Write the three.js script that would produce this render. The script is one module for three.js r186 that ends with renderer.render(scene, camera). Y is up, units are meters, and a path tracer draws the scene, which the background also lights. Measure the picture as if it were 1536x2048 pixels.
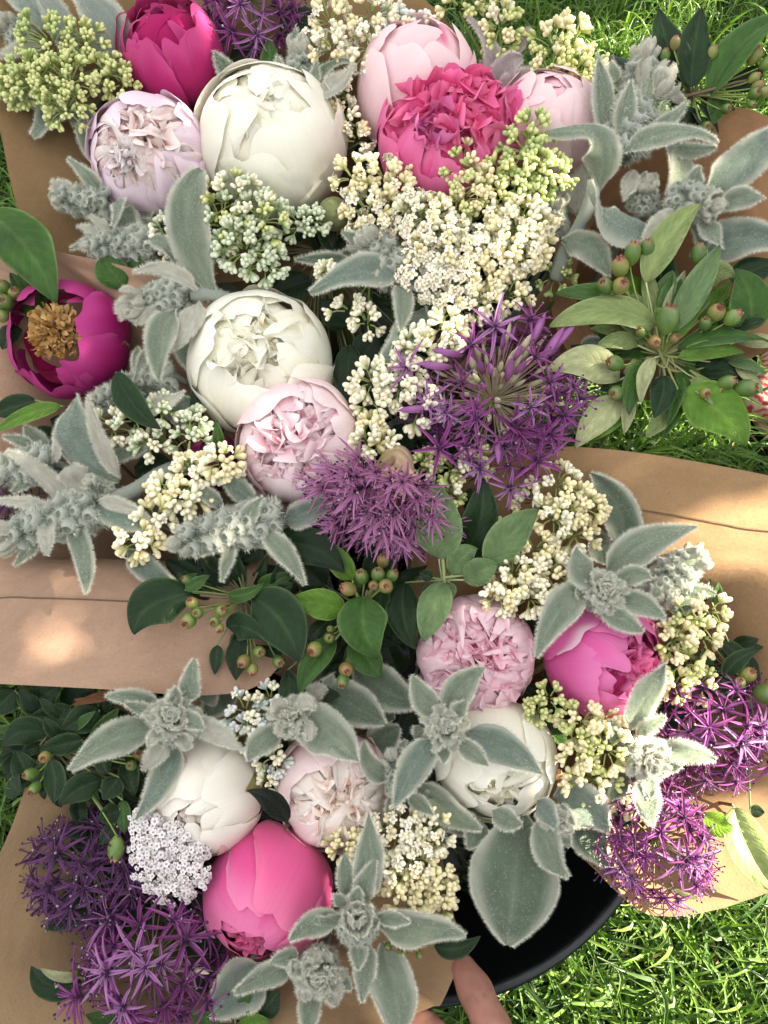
import * as THREE from 'three';
import { MarchingCubes } from 'three/addons/objects/MarchingCubes.js';
import { mergeVertices } from 'three/addons/utils/BufferGeometryUtils.js';

// ---------- camera, sky, sun, exposure ----------
const scene = new THREE.Scene();
const camera = new THREE.PerspectiveCamera(67, 768 / 1024, 0.02, 200);
const EYE = new THREE.Vector3(0, 1.0, 0), PITCH = 71 * Math.PI / 180;
camera.position.copy(EYE);
const FWD = new THREE.Vector3(0, -Math.sin(PITCH), -Math.cos(PITCH));
camera.up.set(0, 0, -1);
camera.lookAt(EYE.clone().add(FWD));
camera.updateMatrixWorld();
const SUN = new THREE.Vector3(0.80, 0.60, -0.22).normalize();
{
  const w = 128, h = 64, d = new Float32Array(w * h * 4);
  for (let j = 0; j < h; j++) for (let i = 0; i < w; i++) {
    const el = ((j + 0.5) / h - 0.5) * Math.PI, s = Math.max(0, Math.sin(el)), k = (j * w + i) * 4, q = 0.34 + 0.66 * Math.pow(s, 0.8);
    d[k] = 0.341 * q; d[k + 1] = 0.340 * q; d[k + 2] = 0.343 * q; d[k + 3] = 1;
  }
  const sky = new THREE.DataTexture(d, w, h, THREE.RGBAFormat, THREE.FloatType);
  sky.mapping = THREE.EquirectangularReflectionMapping; sky.magFilter = THREE.LinearFilter; sky.needsUpdate = true;
  scene.background = sky; scene.environment = sky;
}
const sun = new THREE.DirectionalLight(new THREE.Color(1, 0.87, 0.70), 5.0);
sun.position.copy(SUN).multiplyScalar(8); sun.castShadow = true; sun.shadow.radius = 0.6; sun.shadow.mapSize.set(2048, 2048);
Object.assign(sun.shadow.camera, { left: -3, right: 3, top: 3, bottom: -3, near: 0.5, far: 20 });
scene.add(sun, sun.target);
const renderer = new THREE.WebGLRenderer({ antialias: true });
renderer.setSize(768, 1024);
renderer.toneMapping = THREE.LinearToneMapping;
renderer.toneMappingExposure = 5.9;
renderer.shadowMap.enabled = true;

// ---------- helpers ----------
const V = (x, y, z) => new THREE.Vector3(x, y, z);
const RT = V(1, 0, 0), UPV = new THREE.Vector3().crossVectors(RT, FWD).normalize(), TOW = FWD.clone().negate();
const FPX = 1024 / Math.tan(33.5 * Math.PI / 180);
let seedN = 1;
const rngOf = (s) => { let a = (s * 2654435761) >>> 0; return () => { a = (a + 0x6d2b79f5) | 0; let t = Math.imul(a ^ (a >>> 15), 1 | a); t = (t + Math.imul(t ^ (t >>> 7), 61 | t)) ^ t; return ((t ^ (t >>> 14)) >>> 0) / 4294967296; }; };
const depth0 = (py) => 0.60 - 0.10 * Math.min(1.15, Math.max(-0.15, py / 2048));
const K = (py) => depth0(py) / FPX;                               // metres that one unit of the plan stands for at the flowers
function W(px, py, z = 0) {                                        // a point of the plan: the flower surface, z units above it
  const dp = depth0(py) - z * K(py);
  return EYE.clone().addScaledVector(RT, (px - 768) / FPX * dp).addScaledVector(UPV, -(py - 1024) / FPX * dp).addScaledVector(FWD, dp);
}
function onGround(px, py, h = 0) {
  const d = FWD.clone().addScaledVector(RT, (px - 768) / FPX).addScaledVector(UPV, -(py - 1024) / FPX);
  return EYE.clone().addScaledVector(d, (h - EYE.y) / d.y);
}
const D = (x, y, z) => V(0, 0, 0).addScaledVector(RT, x).addScaledVector(UPV, y).addScaledVector(TOW, z).normalize();
const lin = (h) => { const c = new THREE.Color(h); return [c.r, c.g, c.b]; };
const mixc = (a, b, t) => [a[0] + (b[0] - a[0]) * t, a[1] + (b[1] - a[1]) * t, a[2] + (b[2] - a[2]) * t];
const mulc = (a, k) => [a[0] * k, a[1] * k, a[2] * k];
const clamp = (x, a, b) => Math.min(b, Math.max(a, x)), sstep = (a, b, x) => { const t = clamp((x - a) / (b - a), 0, 1); return t * t * (3 - 2 * t); };
const hash = (n) => { const s = Math.sin(n * 127.1 + 11.7) * 43758.5453; return s - Math.floor(s); };
const noise1 = (x, s = 0) => { const i = Math.floor(x), f = x - i, t = f * f * (3 - 2 * f); return (hash(i + s * 57.3) * (1 - t) + hash(i + 1 + s * 57.3) * t) * 2 - 1; };
const noise2 = (x, y, s = 0) => { const i = Math.floor(x), j = Math.floor(y), f = x - i, g = y - j, a = f * f * (3 - 2 * f), b = g * g * (3 - 2 * g), h = (p, q) => hash(p * 1.37 + q * 71.9 + s * 13.1); return ((h(i, j) * (1 - a) + h(i + 1, j) * a) * (1 - b) + (h(i, j + 1) * (1 - a) + h(i + 1, j + 1) * a) * b) * 2 - 1; };

class Geo {                                                        // collects sheets, tubes and triangles into one geometry
  constructor(o) { this.o = o || V(0, 0, 0); this.p = []; this.c = []; this.t = []; this.i = []; }
  v(p, c, u = 0, w = 0) { this.p.push(p.x - this.o.x, p.y - this.o.y, p.z - this.o.z); this.c.push(c[0], c[1], c[2]); this.t.push(u, w); return this.p.length / 3 - 1; }
  grid(nu, nv, fn, cf, uvf) {
    const b = this.p.length / 3;
    for (let j = 0; j <= nv; j++) for (let i = 0; i <= nu; i++) { const u = i / nu * 2 - 1, v = j / nv, q = uvf ? uvf(u, v) : [i / nu, v]; this.v(fn(u, v), cf(u, v), q[0], q[1]); }
    for (let j = 0; j < nv; j++) for (let i = 0; i < nu; i++) { const a = b + j * (nu + 1) + i, d = a + nu + 1; this.i.push(a, a + 1, d, a + 1, d + 1, d); }
    return this;
  }
  tube(pts, rad, seg, cf) {
    const b = this.p.length / 3, n = pts.length; let nx = null;
    for (let j = 0; j < n; j++) {
      const T = pts[Math.min(n - 1, j + 1)].clone().sub(pts[Math.max(0, j - 1)]).normalize();
      if (!nx) nx = Math.abs(T.y) < 0.9 ? V(0, 1, 0) : V(1, 0, 0);
      nx = nx.clone().addScaledVector(T, -nx.dot(T)).normalize(); const ny = V(0, 0, 0).crossVectors(T, nx), t = j / (n - 1), r = rad(t), c = cf(t);
      for (let i = 0; i < seg; i++) { const a = i / seg * 2 * Math.PI; this.v(pts[j].clone().addScaledVector(nx, r * Math.cos(a)).addScaledVector(ny, r * Math.sin(a)), c, i / seg, t); }
    }
    for (let j = 0; j < n - 1; j++) for (let i = 0; i < seg; i++) { const a = b + j * seg + i, a2 = b + j * seg + (i + 1) % seg; this.i.push(a, a2, a + seg, a2, a2 + seg, a + seg); }
    for (const e of [0, n - 1]) { const c = this.v(pts[e], cf(e / (n - 1)), 0.5, e ? 1 : 0); for (let i = 0; i < seg; i++) { const x = b + e * seg + i, y = b + e * seg + (i + 1) % seg; if (e) this.i.push(x, y, c); else this.i.push(y, x, c); } }
    return this;
  }
  tri(a, b, c, col) { const k = this.v(a, col); this.v(b, col); this.v(c, col); this.i.push(k, k + 1, k + 2); }
  hair(p, dir, len, w, col, rnd) { const s = V(rnd() - .5, rnd() - .5, rnd() - .5).cross(dir).normalize().multiplyScalar(w / 2); this.tri(p.clone().add(s), p.clone().sub(s), p.clone().addScaledVector(dir, len), col); }
  build() {
    const g = new THREE.BufferGeometry();
    g.setAttribute('position', new THREE.Float32BufferAttribute(this.p, 3)); g.setAttribute('color', new THREE.Float32BufferAttribute(this.c, 3)); g.setAttribute('uv', new THREE.Float32BufferAttribute(this.t, 2));
    g.setIndex(this.i); g.computeVertexNormals(); return g;
  }
}
const bez = (a, b, c, t) => V(0, 0, 0).addScaledVector(a, (1 - t) * (1 - t)).addScaledVector(b, 2 * t * (1 - t)).addScaledVector(c, t * t);
const bezLine = (a, b, c, n) => Array.from({ length: n + 1 }, (_, i) => bez(a, b, c, i / n));
const used = {};
function numbered(name) { const k = used[name] = (used[name] ?? -1) + 1; return k ? name + '_' + String(k).padStart(3, '0') : name; }
function thing(name, label, category, at, group) {
  const o = new THREE.Group(); o.name = numbered(name); o.position.copy(at); o.userData = { label, category }; if (group) o.userData.group = group; scene.add(o); return o;
}
function part(parent, name, geo, mat, extra) {
  const m = new THREE.Mesh(geo, mat); m.name = name; m.castShadow = m.receiveShadow = true; if (extra) Object.assign(m.userData, extra); parent.add(m); return m;
}
const STUFF = { kind: 'stuff' };
const quatY = (d) => new THREE.Quaternion().setFromUnitVectors(V(0, 1, 0), d);

// ---------- textures ----------
function dataTex(n, m, f, srgb, rep) {
  const a = new Uint8Array(n * m * 4);
  for (let j = 0; j < m; j++) for (let i = 0; i < n; i++) { const c = f(i / n, j / m, i, j), k = (j * n + i) * 4; a[k] = c[0] * 255; a[k + 1] = c[1] * 255; a[k + 2] = c[2] * 255; a[k + 3] = 255; }
  const t = new THREE.DataTexture(a, n, m); t.magFilter = THREE.LinearFilter; t.wrapS = t.wrapT = THREE.RepeatWrapping; if (srgb) t.colorSpace = THREE.SRGBColorSpace; if (rep) t.repeat.set(rep[0], rep[1]); t.needsUpdate = true; return t;
}
const gr = (x) => [clamp(x, 0, 1), clamp(x, 0, 1), clamp(x, 0, 1)];
const tRng = rngOf(77);
const feltTex = dataTex(256, 256, () => gr(0.3 + 0.7 * tRng()), false, [10, 14]);
const petalBump = dataTex(256, 64, (u, v, i, j) => gr(0.5 + 0.28 * noise2(i * 0.5, v * 3, 3) + 0.22 * noise2(i * 0.17, v * 2, 5)), false);
const petalMap = dataTex(256, 64, (u, v, i, j) => { const k = 0.975 + 0.012 * noise2(i * 0.6, v * 3, 8) + 0.012 * noise2(i * 0.14, v * 4, 9); return gr(k); }, false);
function veinAt(u, v) {                                            // distance to the nearest vein of a leaf
  const x = Math.abs(u - 0.5) * 2; let best = x * 1.1;
  const q = (v - x * 0.28) * 8.5 + 0.12 * noise1(v * 9 + x * 3, 4), f = Math.abs(q - Math.round(q)) / 8.5;
  best = Math.min(best, f * 2.1 + 0.010); const q2 = (v + x * 0.5) * 31 + 1.3 * noise2(u * 20, v * 20, 2), f2 = Math.abs(q2 - Math.round(q2)) / 31;
  return [best, f2];
}
const veinMap = dataTex(256, 512, (u, v) => { const [a, b] = veinAt(u, v), k = 0.80 + 0.20 * Math.exp(-a * 26) + 0.10 * noise2(u * 9, v * 14, 1) + 0.05 * noise2(u * 40, v * 60, 6) - 0.35 * sstep(.62, .85, noise2(u * 7 + 3, v * 11, 12)) * sstep(.2, .7, noise2(u * 30, v * 40, 13)); return [clamp(k, 0, 1), clamp(k, 0, 1), clamp(k * .97, 0, 1)]; }, false);
const veinBump = dataTex(256, 512, (u, v) => { const [a, b] = veinAt(u, v); return gr(0.75 - 0.6 * Math.exp(-a * 30) - 0.14 * Math.exp(-b * 160) + 0.08 * noise2(u * 30, v * 50, 7)); }, false);
const paperMap = dataTex(1024, 1024, (u, v, i, j) => {
  const k = 0.90 + 0.045 * noise2(i / 90, j / 90, 1) + 0.04 * noise2(i / 22, j / 22, 2) + 0.05 * noise2(i / 2.2, j / 5, 3) + 0.04 * noise2(i / 6, j / 1.7, 4); const s = (noise2(i / 3.1, j / 3.3, 9) > 0.80 ? 0.74 : 1) * (noise2(i / 2.6, j / 9, 19) > 0.84 ? 1.10 : 1) * (noise2(i / 9, j / 2.4, 29) > 0.86 ? 0.82 : 1); return [clamp(k * s, 0, 1), clamp(k * s * .99, 0, 1), clamp(k * s * .97, 0, 1)];
}, false);
const paperBump = dataTex(512, 512, (u, v, i, j) => gr(0.5 + 0.3 * noise2(i / 2.5, j / 5, 3) + 0.2 * noise2(i / 30, j / 30, 4)), false);
const skinBump = dataTex(256, 256, (u, v, i, j) => gr(0.5 + 0.3 * noise2(i / 4, j / 2.2, 3) + 0.2 * noise2(i / 1.7, j / 3, 4)), false, [6, 6]);

// ---------- materials ----------
const phys = (o) => new THREE.MeshPhysicalMaterial({ vertexColors: true, side: THREE.DoubleSide, roughness: 1, metalness: 0, ...o });
const M = {
  petal: phys({ name: 'petal', map: petalMap, bumpMap: petalBump, bumpScale: 0.00018, transmission: 0.2, thickness: 0, specularIntensity: 0.35, sheen: 0.08, sheenRoughness: 0.6, clearcoat: 0.06, clearcoatRoughness: 0.5 }),
  felt: phys({ name: 'felted leaf', bumpMap: feltTex, bumpScale: 0.0009, specularIntensity: 0.5, sheen: 0.6, sheenRoughness: 0.9, sheenColor: new THREE.Color(0.85, 0.9, 0.88) }),
  fuzz: phys({ name: 'plant hair', transmission: 0.4, thickness: 0 }),
  leaf: phys({ name: 'glossy leaf', map: veinMap, bumpMap: veinBump, bumpScale: 0.0010, transmission: 0.22, thickness: 0, specularIntensity: 0.3, clearcoat: 0.28, clearcoatRoughness: 0.3 }),
  stem: phys({ name: 'stem', roughness: 0.7 }),
  berry: phys({ name: 'berry', roughness: 0.42, clearcoat: 0.2, clearcoatRoughness: 0.3 }),
  bud: phys({ name: 'flower bud', roughness: 0.6, specularIntensity: 0.7 }),
  star: phys({ name: 'allium petal', transmission: 0.25, thickness: 0, specularIntensity: 0.25, clearcoat: 0.12, clearcoatRoughness: 0.3 }),
  paper: phys({ name: 'kraft paper', map: paperMap, bumpMap: paperBump, bumpScale: 0.00018, transmission: 0.10, thickness: 0 }),
  grass: phys({ name: 'grass blade', transmission: 0.4, thickness: 0, clearcoat: 0.5, clearcoatRoughness: 0.24 }),
};

// ---------- builders: leaves ----------
const TUBS = [{ x: 0.0225, z: -0.0646, h: 0.28, r: 0.24 }, { x: -0.01, z: -0.53, h: 0.28, r: 0.21 }];
function stemEnd(p, k = 0.4) { const q = TUBS[p.z < -0.34 ? 1 : 0], m = q.r * 0.5; return V(q.x + clamp((p.x - q.x) * k, -m, m), 0.04, q.z + clamp((p.z - q.z) * k, -m, m)); }
function addStem(g, p, out, r0, r1, c, seg = 7) {                   // a stem from p, leaving along out, down into the tub
  const e = stemEnd(p), m = p.clone().addScaledVector(out, 0.10).lerp(e, 0.25);
  g.tube(bezLine(p, m, e, 14), (t) => r0 + (r1 - r0) * t, seg, () => c);
}
const PROF = {
  lance: (v) => Math.pow(Math.sin(Math.PI * Math.pow(v, 0.74)), 0.92) * (0.2 + 0.8 * sstep(0, 0.18, v)) * .98,
  ovate: (v) => Math.pow(Math.sin(Math.PI * Math.pow(clamp(v, 0, 1), 0.72)), 0.85),
  obov: (v) => Math.pow(Math.sin(Math.PI * Math.pow(v, 1.15)), 0.8),
  strap: (v) => Math.pow(Math.sin(Math.PI * Math.pow(v, 0.9)), 0.45) * (0.45 + 0.55 * sstep(0, 0.35, v)),
  petal: (v) => Math.sin(Math.PI * Math.min(1, 0.12 + 0.88 * v) * 0.62),
};
function leafFrame(P0, P1, P2, n0, n1, twist = 0) {
  const C = P1.clone().multiplyScalar(2).addScaledVector(P0, -0.5).addScaledVector(P2, -0.5);
  return (v) => {
    const S = bez(P0, C, P2, v), e = 0.02, T = bez(P0, C, P2, v + e).sub(bez(P0, C, P2, v - e)).normalize();
    const N = n0.clone().lerp(n1, v); N.addScaledVector(T, -N.dot(T)).normalize();
    if (twist) N.applyAxisAngle(T, twist * v);
    return { S, T, N, B: V(0, 0, 0).crossVectors(T, N).normalize() };
  };
}
// a: [x0,y0,z0, x1,y1,z1, width, opts]; returns {P0,P1,P2,n0,n1,w,k}
function leafSpec(a, rnd) {
  const o = a[7] || {}, k = K((a[1] + a[4]) / 2), P0 = W(a[0], a[1], a[2]), P2 = W(a[3], a[4], a[5]), d = o.m || [0, 0, 0];
  const P1 = P0.clone().add(P2).multiplyScalar(0.5).addScaledVector(RT, d[0] * k).addScaledVector(UPV, -d[1] * k).addScaledVector(TOW, d[2] * k);
  const j = () => (rnd() - .5) * 0.3, n0 = o.n ? D(...o.n) : D(j(), 0.12 + j(), 1), n1 = o.n1 ? D(...o.n1) : n0;
  return { P0, P1, P2, n0, n1, w: a[6] * k * (o.p ? 1 : .87), k, o };
}
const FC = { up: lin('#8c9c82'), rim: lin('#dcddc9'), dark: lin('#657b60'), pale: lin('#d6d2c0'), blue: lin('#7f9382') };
function feltLeaf(g, s, rnd, c, rimc, hairs = 1) {
  const f = leafFrame(s.P0, s.P1, s.P2, s.n0, s.n1, (s.o.tw || 0) + (rnd() - .5) * .7), prof = PROF[s.o.p || 'lance'], tipCurl = (rnd() - .6) * .22 * s.w, len = s.P0.distanceTo(s.P1) + s.P1.distanceTo(s.P2);
  const th = (s.o.th ?? 5) * s.k * (s.w / s.k > 40 ? 1 : 0.8), fold = s.o.f ?? 0.35, ph = rnd() * 6, rf = s.o.r ?? 0.10, sd = Math.floor(rnd() * 900);
  const at = (u, v, side) => {
    const q = f(v), hw = s.w / 2 * prof(v) * (1 + 0.05 * noise1(v * 5 + (u > 0 ? 9 : 0), sd)), a = Math.abs(u), t = th / 2 * Math.sqrt(Math.max(0, 1 - a * a * a)) * (0.25 + 0.75 * Math.sin(Math.PI * clamp(v, 0.04, 0.96)));
    return q.S.addScaledVector(q.B, u * hw).addScaledVector(q.N, hw * fold * Math.pow(a, 1.6) - hw * (s.o.edge ?? 0.16) * sstep(.72, 1, a) + rf * s.w * a * a * Math.sin(v * 9 + ph + (u > 0 ? 1.7 : 0)) + 0.012 * s.w * noise2(u * 4, v * len / s.w * 6, sd) + 0.05 * s.w * noise2(u * 1.3 + 4, v * 3.2, sd + 8) + tipCurl * sstep(.55, 1, v) - hw * 0.10 * Math.exp(-a * a * 90) * (1 - v) + side * t);
  };
  const cf = (sgn) => (u, v) => { const e = sstep(.62, 1, Math.abs(u)) * 0.70 + 0.3 * sstep(0.9, 1, v), nz = 1 + 0.16 * noise2(u * 5, v * 9, sd + 2) + 0.10 * noise2(u * 19, v * 30, sd), md = 0.10 * Math.exp(-u * u * 160) + .22 * sstep(.35, 1, Math.abs(u)) * (.6 + .5 * noise2(u * 3, v * 6, sd + 5)); return mulc(mixc(sgn > 0 ? c : mixc(c, FC.pale, 0.5), rimc, clamp(e + md, 0, 1)), nz); };
  const nu = s.w / s.k > 45 ? 14 : 8, nv = len / s.k > 110 ? 22 : 13, ep = 0.006, vv = (v) => ep + (1 - 2 * ep) * v;
  const uv = (sgn) => (u, v) => [(u + 1) * s.w / 0.03, v * len / 0.03];
  g.grid(nu, nv, (u, v) => at(u, vv(v), 1), cf(1), uv(1)); g.grid(nu, nv, (u, v) => at(-u, vv(v), -1), cf(-1), uv(-1));
  const n = Math.round(hairs * len / s.k * 6.5 + s.w * len / s.k / s.k * 0.09), hc = mixc(rimc, [1, 1, 1], 0.12);
  for (let i = 0; i < n; i++) {
    const edge = rnd() < 0.72, u = edge ? (rnd() < .5 ? -1 : 1) * (0.93 + 0.07 * rnd()) : rnd() * 2 - 1, v = 0.02 + 0.97 * rnd(), q = f(v), p = at(u, v, edge ? 0 : 1);
    const dir = q.N.clone().multiplyScalar(edge ? (rnd() - .45) * 1.1 : 0.8).addScaledVector(q.B, edge ? Math.sign(u) * 1.1 : rnd() - .5).addScaledVector(q.T, (rnd() - .2) * 1.3).normalize();
    g.hair(p, dir, s.k * (edge ? 3 + 6 * rnd() : 2.5 + 4 * rnd()), s.k * 0.62, mulc(hc, 0.85 + 0.25 * rnd()), rnd);
  }
}
function thinLeaf(g, s, rnd, c, rimc) {                             // a smooth leaf with a midrib groove
  const f = leafFrame(s.P0, s.P1, s.P2, s.n0, s.n1, s.o.tw || 0), prof = PROF[s.o.p || 'ovate'], fold = s.o.f ?? 0.22, ph = rnd() * 6, rf = s.o.r ?? 0.05, sd = Math.floor(rnd() * 900), big = s.w / s.k > 50;
  const len = s.P0.distanceTo(s.P1) + s.P1.distanceTo(s.P2);
  const at = (u, v) => { const q = f(v), a = Math.abs(u), hw = s.w / 2 * prof(v) * (1 + 0.03 * noise1(v * 6 + (u > 0 ? 9 : 0), sd)), x = (v - a * 0.28) * 8.5; return q.S.addScaledVector(q.B, u * hw).addScaledVector(q.N, hw * fold * a * (1.15 - 0.3 * a) - hw * (s.o.edge ?? 0.12) * sstep(.6, 1, a) + rf * s.w * a * a * Math.sin(v * 8 + ph + (u > 0 ? 2 : 0)) + s.w * 0.012 * Math.cos(x * 6.283) * a * (1 - a) * 3); };
  g.grid(big ? 14 : 8, big ? 26 : 12, (u, v) => at(u, 0.004 + 0.992 * v), (u, v) => mulc(mixc(c, rimc, clamp(sstep(.93, 1, Math.abs(u)) * 0.45 + 0.16 * Math.exp(-u * u * 200), 0, 1)), 1 + 0.22 * noise2(u * 2, v * 3, sd) + 0.12 * noise2(u * 8, v * 10, sd + 1)), (u, v) => [(u + 1) / 2, v]);
  g.grid(2, 8, (u, v) => { const q = f(0.96 * v), r = s.k * (2.2 - 1.5 * v) * (s.w / s.k > 40 ? 1 : 0.6); return q.S.addScaledVector(q.B, u * r).addScaledVector(q.N, -r * (1 - u * u) - s.w * 0.004); }, () => mixc(c, rimc, 0.4), () => [0.5, 0.5]);
}
// ---------- lamb's ear ----------
const calyxGeo = [0, 1, 2].map((q) => {
  const r = rngOf(300 + q), pts = [[0.02, -0.9], [0.55, -0.75], [0.9, -0.2], [0.92, 0.25], [0.72, 0.66], [0.52, 0.82], [0.40, 0.78], [0.22, 0.64], [0.02, 0.60]].map(([x, y]) => new THREE.Vector2(x, y));
  const l = new THREE.LatheGeometry(pts, 12), p = l.attributes.position, c = [];
  for (let i = 0; i < p.count; i++) {
    const x = p.getX(i), y = p.getY(i), z = p.getZ(i), a = Math.atan2(z, x), k = 1 + 0.10 * Math.cos(a * 5) * sstep(.2, .8, y) + 0.06 * Math.sin(a * 3 + q * 2 + y * 3); p.setXYZ(i, x * k, y, z * k);
    const inside = y > .2 && Math.hypot(x, z) < .42; c.push(...(inside ? lin('#919c84') : mixc(lin('#7b8c7c'), lin('#e0e3d6'), sstep(-.4, .8, y))));  // darker calyx base paints in the shade between the bumps
  }
  l.setAttribute('color', new THREE.Float32BufferAttribute(c, 3)); l.computeVertexNormals();
  const g = new Geo(); g.p = Array.from(p.array); g.c = c; g.t = Array.from(l.attributes.uv.array); g.i = Array.from(l.index.array);
  for (let i = 0; i < 190; i++) { const a = r() * 6.283, y = -0.4 + 1.25 * r(), rr = 0.93 * Math.sqrt(Math.max(.1, 1 - Math.pow(Math.max(0, y), 2) * .55)), d = V(Math.cos(a), (r() - .1) * 1.2, Math.sin(a)).normalize(); g.hair(V(Math.cos(a) * rr, y, Math.sin(a) * rr), d, 0.30 + 0.45 * r(), 0.05, lin('#d9decf'), r); }
  return g.build();
});
function lamb(id, o) {
  const rnd = rngOf(1000 + id), has = !!o.head, B = has ? W(...o.head[0]) : W(...o.base), o3 = B, k = K(has ? o.head[0][1] : o.base[1]);
  const t = thing('lambs_ear', o.label, "lamb's ear", B), tint = o.c || FC.up, rim = o.rim || FC.rim;
  let out = o.out ? D(...o.out) : has ? B.clone().sub(W(...o.head[1])).normalize() : V(0, -1, 0);
  if (has) {
    const T = W(...o.head[1]), R = o.head[2] * k, ax = T.clone().sub(B), L = ax.length(); ax.normalize();
    const q = Math.abs(ax.y) < .9 ? V(0, 1, 0) : V(1, 0, 0), X = q.clone().cross(ax).normalize(), Y = ax.clone().cross(X), bend = o.bend ? D(...o.bend).multiplyScalar(R * 0.6) : V(0, 0, 0);
    const P = (v) => B.clone().addScaledVector(ax, L * v).addScaledVector(bend, v * v), rad = (v) => R * (o.taper === 0 ? 1 : (1 - 0.45 * v * v)) * (v < .12 ? 0.75 + v * 2 : 1);
    const g = new Geo(o3); g.tube(Array.from({ length: 9 }, (_, i) => P(i / 8 * .97)), (v) => rad(v) * 0.62 * Math.sqrt(1.02 - v * v * v), 10, () => mulc(FC.up, .7));
    const core = part(t, 'flower_spike', g.build(), M.felt);
    const bs = R * (o.bump || 0.30), nr = Math.max(2, Math.round(L * 0.86 / (bs * 1.45)));
    for (let i = 0; i < nr; i++) {
      const v = (i + 0.35) / nr * 0.86 + 0.02, rr = rad(v), m = Math.max(5, Math.round(rr * 6.283 / (bs * 1.95)));
      if (o.gaps && noise1(i * 1.3, id) > 0.45) continue;
      for (let j = 0; j < m; j++) {
        const a = (j + (i % 2) * 0.5 + 0.5 * (rnd() - .5)) / m * 6.283, d = X.clone().multiplyScalar(Math.cos(a)).addScaledVector(Y, Math.sin(a)), dir = d.clone().addScaledVector(ax, 0.35 + 0.8 * v + 0.3 * (rnd() - .5)).addScaledVector(X, .25 * (rnd() - .5)).normalize();
        const b = part(t, 'calyx', calyxGeo[Math.floor(rnd() * 3)], M.felt), s = bs * (0.66 + 0.62 * rnd()) * (1 - 0.25 * v); if (rnd() < .08) { t.remove(b); continue; }
        b.position.copy(P(v).addScaledVector(d, rr * 0.80 * (.84 + .28 * rnd())).addScaledVector(ax, (rnd() - .5) * bs * 1.1).sub(o3)); b.quaternion.copy(quatY(dir)); b.scale.set(s, s * (1 + .25 * rnd()), s);
      }
    }
    const star = Math.abs(ax.dot(TOW)) > .82, nb = star ? (o.nb || 22) : o.bracts ?? 9;   // small furry leaves closing the tip
    for (let i = 0; i < nb; i++) {
      const e = star ? Math.sqrt((i + .6) / nb) : i < nb * .4 ? .25 : .75, a = i * 2.39996 + rnd() * .6, d = X.clone().multiplyScalar(Math.cos(a)).addScaledVector(Y, Math.sin(a));
      let P0, P2, P1, lv, wd;
      if (star) {
        lv = R * (.50 + .42 * e) * (o.bl || 1) * (.75 + .5 * rnd()); P0 = P(1 - .55 * e * e).addScaledVector(d, R * .62 * e);
        P2 = P0.clone().addScaledVector(ax, lv * (.75 - .62 * e)).addScaledVector(d, lv * (-.22 + 1.05 * e)).addScaledVector(X, (rnd() - .5) * R * .15); P1 = P0.clone().lerp(P2, .5).addScaledVector(ax, lv * .24).addScaledVector(d, lv * .06); wd = R * (.40 + .16 * e) * (.75 + .5 * rnd());
      } else {
        const ring = e > .5 ? 1 : 0; lv = R * (o.bl || (ring ? 0.95 : 0.7)) * (.8 + .4 * rnd()); wd = R * .55 * (.7 + .5 * rnd());
        P0 = P(ring ? .76 + .1 * rnd() : .92).addScaledVector(d, rad(.85) * (ring ? .55 : .22)); P2 = P0.clone().addScaledVector(ax, lv * (ring ? .75 : .8)).addScaledVector(d, lv * (ring ? .35 : .02)); P1 = P0.clone().lerp(P2, .55).addScaledVector(d, lv * .20);
      }
      const gg = new Geo(o3), ins = d.clone().multiplyScalar(-1).addScaledVector(ax, star ? .3 + 1.2 * e : .4); feltLeaf(gg, { P0, P1, P2, n0: ins, n1: ins, w: wd, k, o: { f: .55, th: 7, r: .05 } }, rnd, mixc(mixc(tint, FC.pale, .85), lin('#d3d8b4'), star ? .45 * (1 - e) : .1), rim, 1.1);
      part(t, 'bract', gg.build(), M.felt);
    }
    if (star) for (let i = 0; i < 4; i++) { const b = part(t, 'calyx', calyxGeo[i % 3], M.felt), a = i * 2.1; b.position.copy(P(1).addScaledVector(X, i ? Math.cos(a) * R * .17 : 0).addScaledVector(Y, i ? Math.sin(a) * R * .17 : 0).addScaledVector(ax, i ? R * .05 : R * .14).sub(o3)); b.quaternion.copy(quatY(ax.clone().addScaledVector(X, (rnd() - .5) * .5).normalize())); b.scale.setScalar(R * .19); }
    const h = new Geo(o3), hn = Math.round(90 + 26 * (L / k) * 0.22);
    for (let i = 0; i < hn * 4; i++) { const v = rnd() * .95, a = rnd() * 6.283, d = X.clone().multiplyScalar(Math.cos(a)).addScaledVector(Y, Math.sin(a)); h.hair(P(v).addScaledVector(d, rad(v) * (.75 + .3 * rnd())), d.clone().addScaledVector(ax, rnd()).addScaledVector(X, rnd() - .5).normalize(), k * (5 + 8 * rnd()), k * .6, lin('#d5dacb'), rnd); }
    part(t, 'fuzz', h.build(), M.fuzz, STUFF);
  }
  for (const a of o.leaves || []) {
    const s = leafSpec(a, rnd), g = new Geo(o3); feltLeaf(g, s, rnd, s.o.c ? FC[s.o.c] : tint, s.o.rim || rim);
    const m = part(t, 'leaf', g.build(), M.felt); if (s.o.label) m.userData.label = s.o.label;
  }
  const g = new Geo(o3); addStem(g, B, out, 7.5 * k, 9 * k, lin('#a9b3a2'), 8); part(t, 'stem', g.build(), M.felt);
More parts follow.
